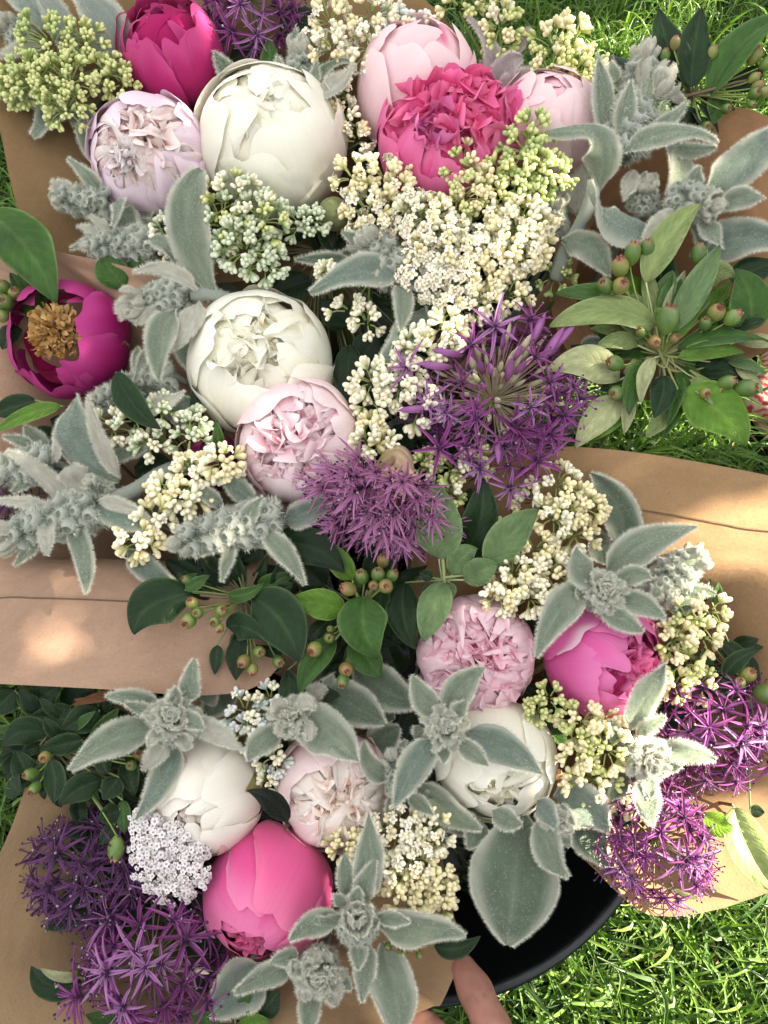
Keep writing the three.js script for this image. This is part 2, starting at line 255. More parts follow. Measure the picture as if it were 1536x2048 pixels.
  for (const q of o.stalks || []) { const pts = q.slice(1).map((p) => W(...p)), cv = new THREE.CatmullRomCurve3(pts), gg = new Geo(o3), n = 16, c = lin('#b9c1b2'), pp = cv.getPoints(n); gg.tube(pp, (v) => q[0] * k * (1 + .12 * Math.sin(v * 9)), 10, () => c); for (let i = 0; i < 500; i++) { const p = pp[Math.floor(rnd() * n)].clone().lerp(pp[Math.min(n, 1 + Math.floor(rnd() * n))], .0), d = V(rnd() - .5, rnd() - .5, rnd() - .5).normalize(); gg.hair(p.addScaledVector(d, q[0] * k * .9), d, k * (4 + 5 * rnd()), k * .8, lin('#e0e3d9'), rnd); } part(t, 'side_stem', gg.build(), M.felt); }
  return t;
}

// ---------- peony ----------
function peony(id, o) {
  const rnd = rngOf(5000 + id), O = W(o.c[0], o.c[1], o.c[2]), k = K(o.c[1]), R = o.c[3] * k, A = D(...o.axis), t = thing('peony', o.label, 'peony', O), sq = o.sq || 0.95;
  let X = D(1, 0, 0); X.addScaledVector(A, -X.dot(A)).normalize(); const Y = A.clone().cross(X);
  const sph = (ph, th) => V(0, 0, 0).addScaledVector(X, Math.sin(th) * Math.cos(ph)).addScaledVector(Y, Math.sin(th) * Math.sin(ph)).addScaledVector(A, Math.cos(th));
  const place = (d, r) => { const a = d.dot(A); return O.clone().addScaledVector(d, r).addScaledVector(A, a * r * (sq - 1)); };
  const col = o.col;
  const petal = (name, q) => {                                      // q: ph, t0, t1, w, rs, curl, cup, fr, colours
    const g = new Geo(O), sd = Math.floor(rnd() * 900), ph2 = rnd() * 6.3, tx = V(-Math.sin(q.ph), Math.cos(q.ph), 0), tang = V(0, 0, 0).addScaledVector(X, tx.x).addScaledVector(Y, tx.y), skew = (rnd() - .5) * .25;
    const n = q.n || [20, 20], hn = rnd() < .35 ? .10 : 0;
    const at = (u, v) => {
      const a = Math.abs(u), notch = (q.notch ?? .05) * Math.exp(-Math.pow((u - skew * 1.5) * 5, 2)), end = 1 - (q.round ?? .20) * Math.pow(a, 2.8) - notch - hn * Math.exp(-u * u * 14) - (q.fr ?? .035) * 1.25 * (noise1(u * 2.6 + 20, sd) + (q.jag ?? .28) * noise1(u * 9 + 20, sd + 1)) + skew * u * .4;
      const vv = v * end, th = q.t0 + (q.t1 - q.t0) * vv, pw = Math.pow(Math.sin(Math.PI * .5 * Math.min(1, .10 + v * 1.25)), .8) * (1 - .10 * sstep(.75, 1, v)), s = u * q.w * pw;
      const d = sph(q.ph, th).multiplyScalar(Math.cos(s)).addScaledVector(tang, Math.sin(s));
      const e = sstep(.80, 1, v), wv = Math.sin(u * 5 + ph2) * .5 + noise1(u * 3, sd + 3);
      let r = q.rs * (1 - (q.cup ?? .05) * a * a + (q.curl || 0) * e * e + (q.wave ?? .03) * e * wv + .012 * noise2(u * 3, v * 3, sd + 5) + .004 * noise2(u * 8, v * 1.5, sd + 6) * v + .026 * noise2(u * 1.6 + 3, v * 1.8, sd + 4) + (q.side || 0) * u);
      r *= q.t0 > 2 ? 1 - .10 * sstep(.25, 0, v) : 1;
      return place(d, R * r);
    };
    const cA = q.ca || col.out, cB = q.cb || col.base, cE = q.ce || col.edge;
    g.grid(n[0], n[1], at, (u, v) => { let c = mixc(cB, cA, sstep(.05, .55, v)); c = mixc(c, cE, sstep(.72, 1, v) * .7 + sstep(.8, 1, Math.abs(u)) * .35 * v); if (q.fleck && v > .8) c = mixc(c, q.fleck, sstep(.35, .8, noise1(u * 3 + 5, sd + 9)) * sstep(.85, .99, v) * .9); return mulc(c, 1 + .05 * noise2(u * 2.4, v * 2, sd + 7) + .012 * noise2(u * 14, v * 2, sd + 8)); }, (u, v) => [(u + 1) / 2, v]);
    const m = part(t, name, g.build(), M.petal); if (q.label) m.userData.label = q.label;
    return m;
  };
  const ring = (n, L) => { const ph0 = L.ph ?? rnd() * 6.283; for (let i = 0; i < n; i++) { if (L.skip && L.skip.includes(i)) continue; const j = (s) => (rnd() - .5) * s, ex = (L.each || {})[i] || {}; petal(L.name || 'outer_petal', { t0: L.t0 ?? 2.95, ...L, ph: ph0 + (i + j(.30)) / n * 6.283, t1: L.t1 + j(L.j ?? .20), w: L.w * (1 + j(.2)), rs: L.rs * (1 + j(.03)), side: (L.spiral ?? .045), ...ex }); } };
  for (const L of o.rings) ring(L.count, L);
  ring(5, { name: 'inner_petal', t1: o.core ?? .02, w: .95, rs: .74, j: .3, fr: .06, ca: col.in, cb: col.deep, ce: col.in });
  // ruffles that fill the opening
  for (const F of o.ruffles || []) for (let i = 0; i < F.n; i++) {
    const g = new Geo(O), sd = Math.floor(rnd() * 900), th = F.t * Math.sqrt((i + .4) / F.n), ph = i * 2.39996 + rnd() * .5, d = sph(ph, th), off = F.off ? X.clone().multiplyScalar(F.off[0] * R).addScaledVector(Y, F.off[1] * R) : V(0, 0, 0);
    const top = place(d, R * F.r * (.90 + .16 * rnd())).add(off), base = O.clone().addScaledVector(d, R * (F.b ?? .30)).addScaledVector(A, R * .05).add(off);
    const mid = base.clone().lerp(top, .5).addScaledVector(sph(ph + 1.5, th), R * .10 * (rnd() - .5)); top.addScaledVector(sph(rnd() * 6.3, 1.4), R * (F.jit ?? .10) * rnd());
    const fa = (F.swirl ? ph + 1.57 * F.swirl : ph) + (rnd() - .5) * (F.rand ?? 2.2), n0 = sph(fa, 1.35), fr = leafFrame(base, mid, top, n0, n0), w = R * F.w * (.7 + .6 * rnd()), am = F.am ?? .16, p1 = rnd() * 6, cv = F.cup ?? .5;
    const tipc = mixc(F.ce || col.edge, F.ca || col.in, rnd() * .6);
    g.grid(10, 9, (u, v) => {
      const end = 1 - .22 * u * u * u * u - (F.fr ?? .10) * (noise1(u * 3 + 9, sd) + .7 * noise1(u * 8 + 9, sd + 1)), q = fr(v * end), hw = w / 2 * PROF.petal(v), e = sstep(.35, 1, v);
      const edgeCurl = sstep(.7, 1, v);
      return q.S.addScaledVector(q.B, u * hw).addScaledVector(q.N, -cv * hw * u * u + am * w * e * (Math.sin(u * 4 + p1) + .7 * noise1(u * 4, sd + 3)) + (F.roll ?? .25) * w * edgeCurl * (sd % 3 - .7) * .5);
    }, (u, v) => mulc(mixc(F.cb || col.deep, mixc(F.ca || col.in, tipc, sstep(.55, 1, v)), sstep(.15, .8, v)), 1 + .06 * noise2(u * 3, v * 3, sd)), (u, v) => [(u + 1) / 2, v]);
    part(t, F.name || 'inner_petal', g.build(), M.petal);
  }
  if (o.stamens) for (let i = 0; i < o.stamens.n; i++) {
    const S = o.stamens, d = sph(i * 2.4, S.t * Math.sqrt(i / S.n)), g = new Geo(O), b = O.clone().addScaledVector(A, R * S.lift * .3).addScaledVector(d, R * .12).add(X.clone().multiplyScalar(R * S.off[0])).add(Y.clone().multiplyScalar(R * S.off[1])), tip = b.clone().addScaledVector(d, R * S.len * (.75 + .4 * rnd())).addScaledVector(V(rnd() - .5, rnd() - .5, rnd() - .5), R * .10), m = b.clone().lerp(tip, .5).addScaledVector(V(rnd() - .5, rnd() - .5, rnd() - .5), R * .12), c = mixc(lin('#bd8a44'), lin('#efd091'), rnd());
    const n0 = V(rnd() - .5, rnd() - .5, rnd() - .5).normalize(), fr = leafFrame(b, m, tip, n0, n0), p = rnd() * 6; g.grid(3, 9, (u, v) => { const q = fr(v); return q.S.addScaledVector(q.B, u * R * (.022 + .020 * v)).addScaledVector(q.N, R * .03 * Math.sin(v * 9 + p + u)); }, (u, v) => mulc(mixc(mulc(c, .55), c, v), 1 + .2 * u));
    part(t, 'stamen', g.build(), M.petal);
  }
  for (const q of o.sepals || []) {                                 // green sepals hugging the back
    const g = new Geo(O), d0 = q[3] || lin('#7c8a4a'), sd = 3 + id; g.grid(8, 10, (u, v) => { const th = 2.95 + (q[1] - 2.95) * v * (1 - .35 * u * u), s = u * q[2] * Math.sin(Math.PI * (.15 + .75 * v)), d = sph(q[0], th).multiplyScalar(Math.cos(s)).addScaledVector(V(0, 0, 0).addScaledVector(X, -Math.sin(q[0])).addScaledVector(Y, Math.cos(q[0])), Math.sin(s)); return place(d, R * (1.035 - .02 * u * u)); }, (u, v) => mulc(mixc(d0, lin('#9a5a48'), .35 * sstep(.6, 1, v) * Math.abs(u)), 1 + .15 * noise2(u * 3, v * 4, sd)), (u, v) => [u, v]);
    part(t, 'sepal', g.build(), M.berry);
  }
  const g = new Geo(O), b = place(A.clone().negate(), R * .80); g.tube([b.clone().addScaledVector(A, R * .12), b, b.clone().addScaledVector(A, -R * .12)], (v) => R * (.30 - .22 * v), 10, () => lin('#5d7a35')); addStem(g, b, A.clone().negate(), 8 * k, 8 * k, lin('#6f8a3e')); part(t, 'stem', g.build(), M.stem);
  return t;
}

// ---------- lilac (pale clusters of buds) ----------
const budGeos = {};
function budGeo(key, c0, c1, c2) {
  if (budGeos[key]) return budGeos[key];
  return budGeos[key] = [0, 1, 2].map((q) => {
    const pts = [[0.02, -1.0], [0.30, -0.98], [0.34, -0.80], [0.42, -0.35], [0.56, 0.15], [0.60, 0.5], [0.46, 0.82], [0.22, 0.97], [0.01, 1.0]].map(([x, y]) => new THREE.Vector2(x * (1 + .06 * q), y)), l = new THREE.LatheGeometry(pts, 9), p = l.attributes.position, c = [];
    for (let i = 0; i < p.count; i++) { const x = p.getX(i), y = p.getY(i), z = p.getZ(i), a = Math.atan2(z, x), k = 1 - .07 * Math.abs(Math.sin(a * 2 + q)) * sstep(-.2, .9, y); p.setXYZ(i, x * k + .06 * q * y * y, y, z * k); c.push(...mixc(mixc(c0, c1, sstep(-.95, -.2, y)), c2, sstep(-.1, .9, y))); }
    l.setAttribute('color', new THREE.Float32BufferAttribute(c, 3)); l.computeVertexNormals(); return l;
  });
}
const floretGeos = [0, 1, 2].map((q) => {
  const g = new Geo(), r = rngOf(410 + q); g.tube([V(0, -1.1, 0), V(0, -.2, 0), V(0, .05, 0)], (t) => .2 + .06 * t, 6, (t) => mixc(lin('#c9cf9c'), lin('#efe8cf'), t));
  for (let i = 0; i < 4; i++) { const a = i * 1.5708 + .2 * r(), d = V(Math.cos(a), 0, Math.sin(a)), n = V(0, 1, 0), b = d.clone().cross(n), up = .15 + .5 * r() * (q + .5) / 2; g.grid(4, 6, (u, v) => d.clone().multiplyScalar(.08 + .92 * v).addScaledVector(n, up * Math.sin(v * 2.2) * .8 - .12 * v * v + .22 * u * u * (1 - .4 * v)).addScaledVector(b, u * .36 * Math.pow(Math.sin(Math.PI * (.10 + .84 * v)), .7)), (u, v) => mixc(lin('#efe2ae'), lin('#faf6e8'), sstep(.0, .4, v))); }
  for (let i = 0; i < 2; i++) g.tube([V(.1 - .2 * i, 0, .05), V(.16 - .32 * i, .35, .02)], () => .07, 5, () => lin('#e3c45c'));
  return g.build();
});
const BUDS = {
  green: ['#84954e', '#acb86c', '#d8da9c'], lime: ['#7f9450', '#98ab62', '#bfcb8a'], cream: ['#9fa75e', '#dbd3a0', '#f3e8bf'], white: ['#9aab68', '#e0dcb8', '#f5f0d8'], mint: ['#88a06e', '#aebd94', '#d9dfc4'], pale: ['#9dac90', '#cdd6cc', '#e2e6e4'],
};
function lilac(id, o) {
  const rnd = rngOf(9000 + id), b0 = o.blobs[0], k = K(b0[1]), O = W(b0[0], b0[1], (b0[2] || 0) - 10), t = thing('lilac_cluster', o.label, 'lilac', O), tones = (o.tone || ['cream']).map((n) => budGeo(n, ...BUDS[n].map(lin)));
  const g = new Geo(O), gc = lin(o.stalk || '#93a35e'), size = (o.s || 7.5) * .94 * k, base = o.base ? W(...o.base) : W(b0[0], b0[1], (b0[2] || 0) - 60);
  let count = 0, shown = 0; const rest = [];
  o.blobs.forEach((b, bi) => {
    const C = W(b[0], b[1], b[2] || 0), rx = b[3] * k, ry = b[4] * k, rz = (b[5] || Math.min(b[3], b[4])) * k, n = Math.round((b[6] || Math.max(3, b[3] * b[4] / 330)) * 2.2), open = b[7] ?? (o.open || 0), rot = (b[8] || 0);
    const hub = C.clone().addScaledVector(TOW, -rz * .6); g.tube(bezLine(base, base.clone().lerp(hub, .6).addScaledVector(TOW, -8 * k), hub, 6), (v) => 3.2 * k * (1 - .4 * v), 6, () => mulc(gc, .7));
    for (let i = 0; i < n; i++) {
      const z = 1 - (i + .5) / n * 1.45, ph = i * 2.39996 + .5 * rnd(), rr = Math.sqrt(Math.max(0, 1 - z * z)); let x = rr * Math.cos(ph), y = rr * Math.sin(ph); const jr = .80 + .32 * rnd();
      const lx = x * Math.cos(rot) - y * Math.sin(rot) * (ry / rx), dirL = V(0, 0, 0).addScaledVector(RT, x).addScaledVector(UPV, y).addScaledVector(TOW, z).normalize();
      const P = C.clone().addScaledVector(RT, x * rx * jr).addScaledVector(UPV, y * ry * jr).addScaledVector(TOW, z * rz * jr), tip = P.clone().addScaledVector(dirL, -size * .8);
      const inn = C.clone().lerp(P, .25).addScaledVector(TOW, -rz * .15);
      g.tube([inn, inn.clone().lerp(tip, .6).addScaledVector(UPV, 2 * k), tip], (v) => (1.9 - .7 * v) * k, 5, (v) => mulc(gc, .8 + .4 * v));
      const m = 6 + Math.floor(rnd() * 4), tone = tones[Math.floor(rnd() * tones.length)];
      for (let j = 0; j < m; j++) {
        const a = j * 2.4 + rnd(), sp = j === 0 ? .1 : .55 + .5 * rnd(), q = Math.abs(dirL.y) < .9 ? V(0, 1, 0) : V(1, 0, 0), e1 = q.clone().cross(dirL).normalize(), e2 = dirL.clone().cross(e1), d = dirL.clone().addScaledVector(e1, sp * Math.cos(a)).addScaledVector(e2, sp * Math.sin(a)).normalize();
        const isO = rnd() < open * .68, s = size * (.78 + .5 * rnd()) * (isO ? 1.12 : 1) * (o.var && rnd() < .3 ? .7 : 1), reach = size * (1.15 + .95 * rnd()), pos = tip.clone().addScaledVector(d, reach);
        const gq = isO ? floretGeos[Math.floor(rnd() * 3)] : tone[Math.floor(rnd() * 3)], sy = s * (isO ? 1 : 1.1 + .4 * rnd()); if (z > -.05 && shown < 290) { shown++; const mm = part(t, isO ? 'floret' : 'bud', gq, M.bud); mm.position.copy(pos.clone().sub(O)); mm.quaternion.copy(quatY(d)); mm.scale.set(s, sy, s); if (isO) mm.rotateY(rnd() * 3); } else rest.push([pos.clone().sub(O), quatY(d), V(s, sy, s), gq]);
        g.tube([tip, pos.clone().addScaledVector(d, -s * .6)], () => .9 * k, 4, () => gc); count++;
      }
    }
  });
  const gs = new Geo(O); addStem(gs, base, V(0, -1, 0), 4 * k, 5 * k, lin('#6f7f45'), 6); part(t, 'stem', gs.build(), M.stem);
  if (rest.length) { const gq = rest[0][3], im = new THREE.InstancedMesh(gq, M.bud, rest.length), m4 = new THREE.Matrix4(); rest.forEach(([p, q, sc], i) => { m4.compose(p, q, sc); im.setMatrixAt(i, m4); }); im.name = 'back_buds'; im.userData.kind = 'stuff'; im.castShadow = im.receiveShadow = true; t.add(im); }
  part(t, 'flower_stalks', g.build(), M.stem, STUFF);
  return t;
}

// ---------- allium ----------
function starGeo(q, o = {}) {
  const g = new Geo(), r = rngOf(600 + q), c0 = lin(o.c0 || '#5c2f6e'), c1 = lin(o.c1 || '#a85c9e'), cm = lin(o.cm || '#75306c'), L = 1;
  for (let i = 0; i < 6; i++) {
    const a = i * 1.0472 + .25 * (r() - .5), d = V(Math.cos(a), 0, Math.sin(a)), up = (o.up ?? .35) + .35 * (r() - .5), n = V(0, 1, 0), b = d.clone().cross(n), sw = (r() - .5) * .35, len = L * (.85 + .25 * r());
    g.grid(4, 8, (u, v) => { const hw = .068 * Math.pow(1 - v, .5) * (.55 + .45 * sstep(0, .25, v)) + .004; return d.clone().multiplyScalar(len * v * Math.cos(up * .8)).addScaledVector(n, len * (Math.sin(up) * v - (o.down ?? .25) * v * v) + .03 * u * u - .045 * Math.exp(-u * u * 8) * (1 - v)).addScaledVector(b, u * hw + sw * v * v * len); }, (u, v) => mulc(mixc(mixc(c0, c1, sstep(0, .35, v)), cm, Math.exp(-u * u * 18) * .8), 1 + .12 * (r() - .5)));
  }
  const ov = lin('#4a3350'); g.tube([V(0, -.06, 0), V(0, .05, 0), V(0, .15, 0), V(0, .20, 0)], (t) => .10 * Math.sqrt(1 - .9 * t), 7, () => ov);
  for (let i = 0; i < 6; i++) { const a = i * 1.0472 + .5, d = V(Math.cos(a) * .42, .42 + .2 * r(), Math.sin(a) * .42); g.tube([V(0, .05, 0), d.clone().multiplyScalar(.55).add(V(0, .05, 0)), d], () => .018, 4, () => c1); g.tube([d, d.clone().add(V(.02, .05, .02))], () => .038, 4, () => (r() < .15 ? lin('#c9c2c0') : lin('#4b3a5a'))); }
  return g.build();
}
const starSets = {
  violet: [0, 1, 2, 3].map((q) => starGeo(q, q === 3 ? { c1: '#bd88bc', cm: '#84447e' } : q === 2 ? { c0: '#451c3c', c1: '#84447c', cm: '#5a2852' } : {})), dark: [4, 5, 6].map((q) => starGeo(q, { c0: '#3c1c3a', c1: '#744a78', cm: '#4a2648' })), magenta: [7, 8, 9].map((q) => starGeo(q, { c0: '#74307e', c1: '#b06abc', cm: '#8a3f98' })),
  narrow: [10, 11, 12].map((q) => starGeo(q, { c0: '#ac5f80', c1: '#c088b2', cm: '#a55a8e', up: .95, down: .05 })),
};
const stemBud = (() => [['#93995f', '#c2c596', '#b79ab0'], ['#7c4a70', '#a0649a', '#7c4084'], ['#9a9a6a', '#cfcba8', '#b98fae']].map((c, q) => {
  const k = c.map(lin), pts = [[0.01, -1], [.22, -.85], [.42, -.3], [.40, .2], [.26, .7], [.02, 1]].map(([x, y]) => new THREE.Vector2(x, y)), l = new THREE.LatheGeometry(pts, 8), p = l.attributes.position, cc = [];
  for (let i = 0; i < p.count; i++) { const y = p.getY(i), a = Math.atan2(p.getZ(i), p.getX(i)), f = 1 + .16 * Math.cos(a * 3); p.setXYZ(i, p.getX(i) * f, y, p.getZ(i) * f); cc.push(...mixc(mixc(k[0], k[1], sstep(-1, .1, y)), k[2], sstep(.1, 1, y) * (.5 + .5 * Math.cos(a * 3)))); }
  l.setAttribute('color', new THREE.Float32BufferAttribute(cc, 3)); l.computeVertexNormals(); return l;
}))();
function allium(id, o) {
  const rnd = rngOf(12000 + id), O = W(o.c[0], o.c[1], o.c[2]), k = K(o.c[1]), R = o.c[3] * k, t = thing('allium', o.label, 'allium', O), g = new Geo(O), ax = D(...(o.axis || [0, 0, 1])), pc = o.pc || lin('#7d8350'), set = starSets[o.set || 'violet'], n = o.n;
  for (let i = 0; i < n; i++) {
    const zz = 1 - (i + .5) / n * (o.cover || 1.7), rr = Math.sqrt(Math.max(0, 1 - zz * zz)), a = i * 2.39996 + .4 * rnd(), q = Math.abs(ax.y) < .9 ? V(0, 1, 0) : V(1, 0, 0), e1 = q.clone().cross(ax).normalize(), e2 = ax.clone().cross(e1);
    const d = ax.clone().multiplyScalar(zz).addScaledVector(e1, rr * Math.cos(a)).addScaledVector(e2, rr * Math.sin(a)).addScaledVector(V(rnd() - .5, rnd() - .5, rnd() - .5), o.jit || .34).normalize(), isBud = rnd() < (o.buds ? o.buds * sstep(o.budT ?? .2, .85, zz) * 1.3 : .04), r = R * (isBud ? .38 + .42 * rnd() : .56 + .36 * rnd());
    const p = O.clone().addScaledVector(d, r), c = O.clone().addScaledVector(d, r * .5).addScaledVector(V(rnd() - .5, rnd() - .5, rnd() - .5), R * .08);
    g.tube(bezLine(O, c, p, 4), () => (o.pw || 1.35) * k, 4, (v) => mixc(pc, o.pc2 || lin('#6f4a66'), v));
    if (isBud) { const m = part(t, 'bud', stemBud[rnd() < .65 ? (rnd() < .5 ? 0 : 2) : 1], M.bud), s = R * .098 * (.7 + .7 * rnd()); m.position.copy(p.sub(O)); m.quaternion.copy(quatY(d)); m.scale.set(s * .55, s, s * .55); }
    else { const m = part(t, 'floret', set[Math.floor(rnd() * set.length)], M.star), s = R * (o.fs || .36) * (.78 + .4 * rnd()), dd = d.clone().addScaledVector(V(rnd() - .5, rnd() - .5, rnd() - .5), .5).normalize(); m.position.copy(p.sub(O)); m.quaternion.copy(quatY(dd)); m.rotateY(rnd() * 6.3); m.scale.setScalar(s); }
  }
  for (const f of o.extra || []) { const P = W(f[0], f[1], f[2]), m = part(t, 'floret', set[Math.floor(rnd() * set.length)], M.star); m.position.copy(P.clone().sub(O)); m.quaternion.copy(quatY(D(...(f[4] || [0, 0, 1])))); m.rotateY(rnd() * 6.3); m.scale.setScalar(f[3] * k); g.tube(bezLine(O, O.clone().lerp(P, .5).addScaledVector(TOW, -8 * k), P, 5), () => 1.5 * k, 4, (v) => mixc(pc, lin('#8a4a66'), v)); }
  for (const f of o.extraBuds || []) { const P = W(f[0], f[1], f[2]), m = part(t, 'bud', stemBud[f[5] ?? 1], M.bud); m.position.copy(P.clone().sub(O)); m.quaternion.copy(quatY(D(...f[4]))); m.scale.set(f[3] * k * .55, f[3] * k, f[3] * k * .55); g.tube(bezLine(O, O.clone().lerp(P, .5).addScaledVector(TOW, -8 * k), P, 5), () => 1.5 * k, 4, (v) => mixc(pc, lin('#8a4a66'), v)); }
  part(t, 'flower_stalks', g.build(), M.stem, STUFF);
  const gs = new Geo(O); addStem(gs, O, ax.clone().negate(), 6 * k, 8 * k, lin('#8b9460')); part(t, 'stem', gs.build(), M.stem);
  return t;
}

// ---------- leafy sprays with green fruit ----------
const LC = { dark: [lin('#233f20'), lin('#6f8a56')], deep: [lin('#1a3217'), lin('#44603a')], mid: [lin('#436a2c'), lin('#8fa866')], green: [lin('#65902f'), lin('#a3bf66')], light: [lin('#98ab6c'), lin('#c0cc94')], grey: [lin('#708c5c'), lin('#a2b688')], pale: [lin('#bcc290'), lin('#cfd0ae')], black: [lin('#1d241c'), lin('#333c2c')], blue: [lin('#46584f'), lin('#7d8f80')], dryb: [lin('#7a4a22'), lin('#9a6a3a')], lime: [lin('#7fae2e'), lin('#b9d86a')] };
const berryGeo = (() => [0, 1, 2, 3, 4].map((q) => { const pts = [[.01, -1.05], [.35, -.95], [.78, -.5], [.95, 0], [.86, .5], [.58, .84], [.40, .92], [.28, .86], [.02, .80]].map(([x, y]) => new THREE.Vector2(x * (q % 2 ? .84 + .04 * q : 1), y * (q % 2 ? 1.15 : 1 + .03 * q))), l = new THREE.LatheGeometry(pts, 18), p = l.attributes.position, c = []; for (let i = 0; i < p.count; i++) { const y = p.getY(i), x = p.getX(i), z = p.getZ(i); c.push(...mulc(mixc(mixc(lin(['#76883f', '#6a8038', '#8a8f4a', '#5f7836', '#84803f'][q]), lin(['#63803a', '#567432', '#7a8440', '#4f6c30', '#78703a'][q]), sstep(-1, 0, y)), lin(['#8a7a4c', '#7a7a44', '#957048', '#6f7440', '#8f6a48'][q]), sstep(.45 + .08 * q, 1, y)), 1 + .14 * noise2(x * 2 + 5, z * 2 + y, 3))); } l.setAttribute('color', new THREE.Float32BufferAttribute(c, 3)); l.computeVertexNormals(); return l; }))();
const crownGeo = (c0, c1) => { const g = new Geo(), r = rngOf(55); for (let i = 0; i < 5; i++) { const a = i * 1.2566, d = V(Math.cos(a), 0, Math.sin(a)), b = V(-Math.sin(a), 0, Math.cos(a)); g.grid(3, 5, (u, v) => d.clone().multiplyScalar(.44 - .18 * v + .25 * v * v * r()).add(V(0, .80 + .5 * v, 0)).addScaledVector(b, u * .28 * (1 - v * v)), (u, v) => mixc(lin(c0), lin(c1), v)); } for (let i = 0; i < 9; i++) { const a = r() * 6.3, q = V(Math.cos(a) * .2, .85, Math.sin(a) * .2); g.tube([q, q.clone().add(V((r() - .5) * .3, .35, (r() - .5) * .3))], () => .05, 4, () => lin('#8a5a44')); } return g.build(); };
const crowns = [crownGeo('#8d7a4a', '#b88a70'), crownGeo('#6a4a34', '#8f6a52'), crownGeo('#95584a', '#c2907c')];
function spray(id, o) {
  const rnd = rngOf(15000 + id), node = W(...o.node), k = K(o.node[1]), t = thing(o.name || 'leaf_spray', o.label, o.category || 'leafy spray', node, o.group), g = new Geo(node), tw = lin(o.twig || '#6b5a42');
  for (const a of o.leaves || []) {
    const s = leafSpec(a, rnd), gl = new Geo(node), [c, r] = LC[s.o.c || o.c || 'dark']; thinLeaf(gl, s, rnd, c, r);
    const m = part(t, 'leaf', gl.build(), M.leaf); if (s.o.label) m.userData.label = s.o.label;
    const nd = s.o.nd ? W(...s.o.nd) : node; if (nd.distanceTo(s.P0) < 260 * k && nd.distanceTo(s.P0) > 3 * k) g.tube(bezLine(s.P0, s.P0.clone().lerp(nd, .5).addScaledVector(TOW, -8 * k), nd, 5), (v) => (1.8 + 1.2 * v) * k, 5, (v) => mixc(r, tw, v));
  }
  if (o.more) for (let i = 0; i < o.more.n; i++) {
    const a = rnd() * 6.283, r0 = o.more.r * (.15 + .5 * rnd()), L = o.more.l * (.6 + .7 * rnd()), x = o.node[0] + (o.more.o || [0, 0])[0] + r0 * Math.cos(a) * (o.more.e || 1), y = o.node[1] + (o.more.o || [0, 0])[1] - r0 * Math.sin(a), aa = a + (rnd() - .5) * 1.4, z = o.more.z + 45 * rnd();
    const c = o.more.c[Math.floor(rnd() * o.more.c.length)], s = leafSpec([x, y, z - 10, x + L * Math.cos(aa), y - L * Math.sin(aa), z + 20 * rnd(), L * (.42 + .2 * rnd()), { m: [0, 0, 6 + 8 * rnd()], n: [(rnd() - .5) * 1.2, .2 + (rnd() - .3) * .9, 1], f: .15 + .4 * rnd() }], rnd), gl = new Geo(node); thinLeaf(gl, s, rnd, ...LC[c]); part(t, 'leaf', gl.build(), M.leaf);
    g.tube(bezLine(s.P0, s.P0.clone().lerp(node, .5).addScaledVector(TOW, -8 * k), node, 5), (v) => (1.4 + 1.2 * v) * k, 5, (v) => mixc(LC[c][1], tw, v));
  }
  for (const b of o.berries || []) {
    const P = W(b[0], b[1], b[2]), d = b[4] ? D(...b[4]) : D(rnd() - .5, .2 + rnd() - .5, 1), r = b[3] * k * .9, m = part(t, 'berry', berryGeo[Math.floor(rnd() * 5)], M.berry); m.position.copy(P.clone().sub(node)); m.quaternion.copy(quatY(d)); m.scale.setScalar(r);
    part(m, 'crown', crowns[b[5] ?? Math.floor(rnd() * 3)], M.bud);
    const nd = b[6] ? W(...b[6]) : node; if (nd.distanceTo(P) < 260 * k) g.tube(bezLine(P.clone().addScaledVector(d, -r), P.clone().addScaledVector(d, -r * 2.2).lerp(nd, .3), nd, 6), (v) => (1.5 + v) * k, 5, (v) => mixc(lin('#7f9448'), tw, v * v));
  }
  for (const q of o.twigs || []) { const cv = new THREE.CatmullRomCurve3(q.slice(1).map((p) => W(...p))); g.tube(cv.getPoints(14), (v) => q[0] * k * (1 - .4 * v), 7, () => tw); }
  if (!o.noStem) addStem(g, node, V(0, -1, 0), 3.5 * k, 5 * k, tw, 6);
  part(t, 'twig', g.build(), M.stem);
  return t;
}

const FOOT_T = onGround(1516, 893), FOOT_H = onGround(1605, 600);
function FOOT(x, z) { const a = FOOT_T, b = FOOT_H, dx = b.x - a.x, dz = b.z - a.z, t = clamp(((x - a.x) * dx + (z - a.z) * dz) / (dx * dx + dz * dz), 0, 1.05); return Math.hypot(x - a.x - t * dx, z - a.z - t * dz) < .075; }

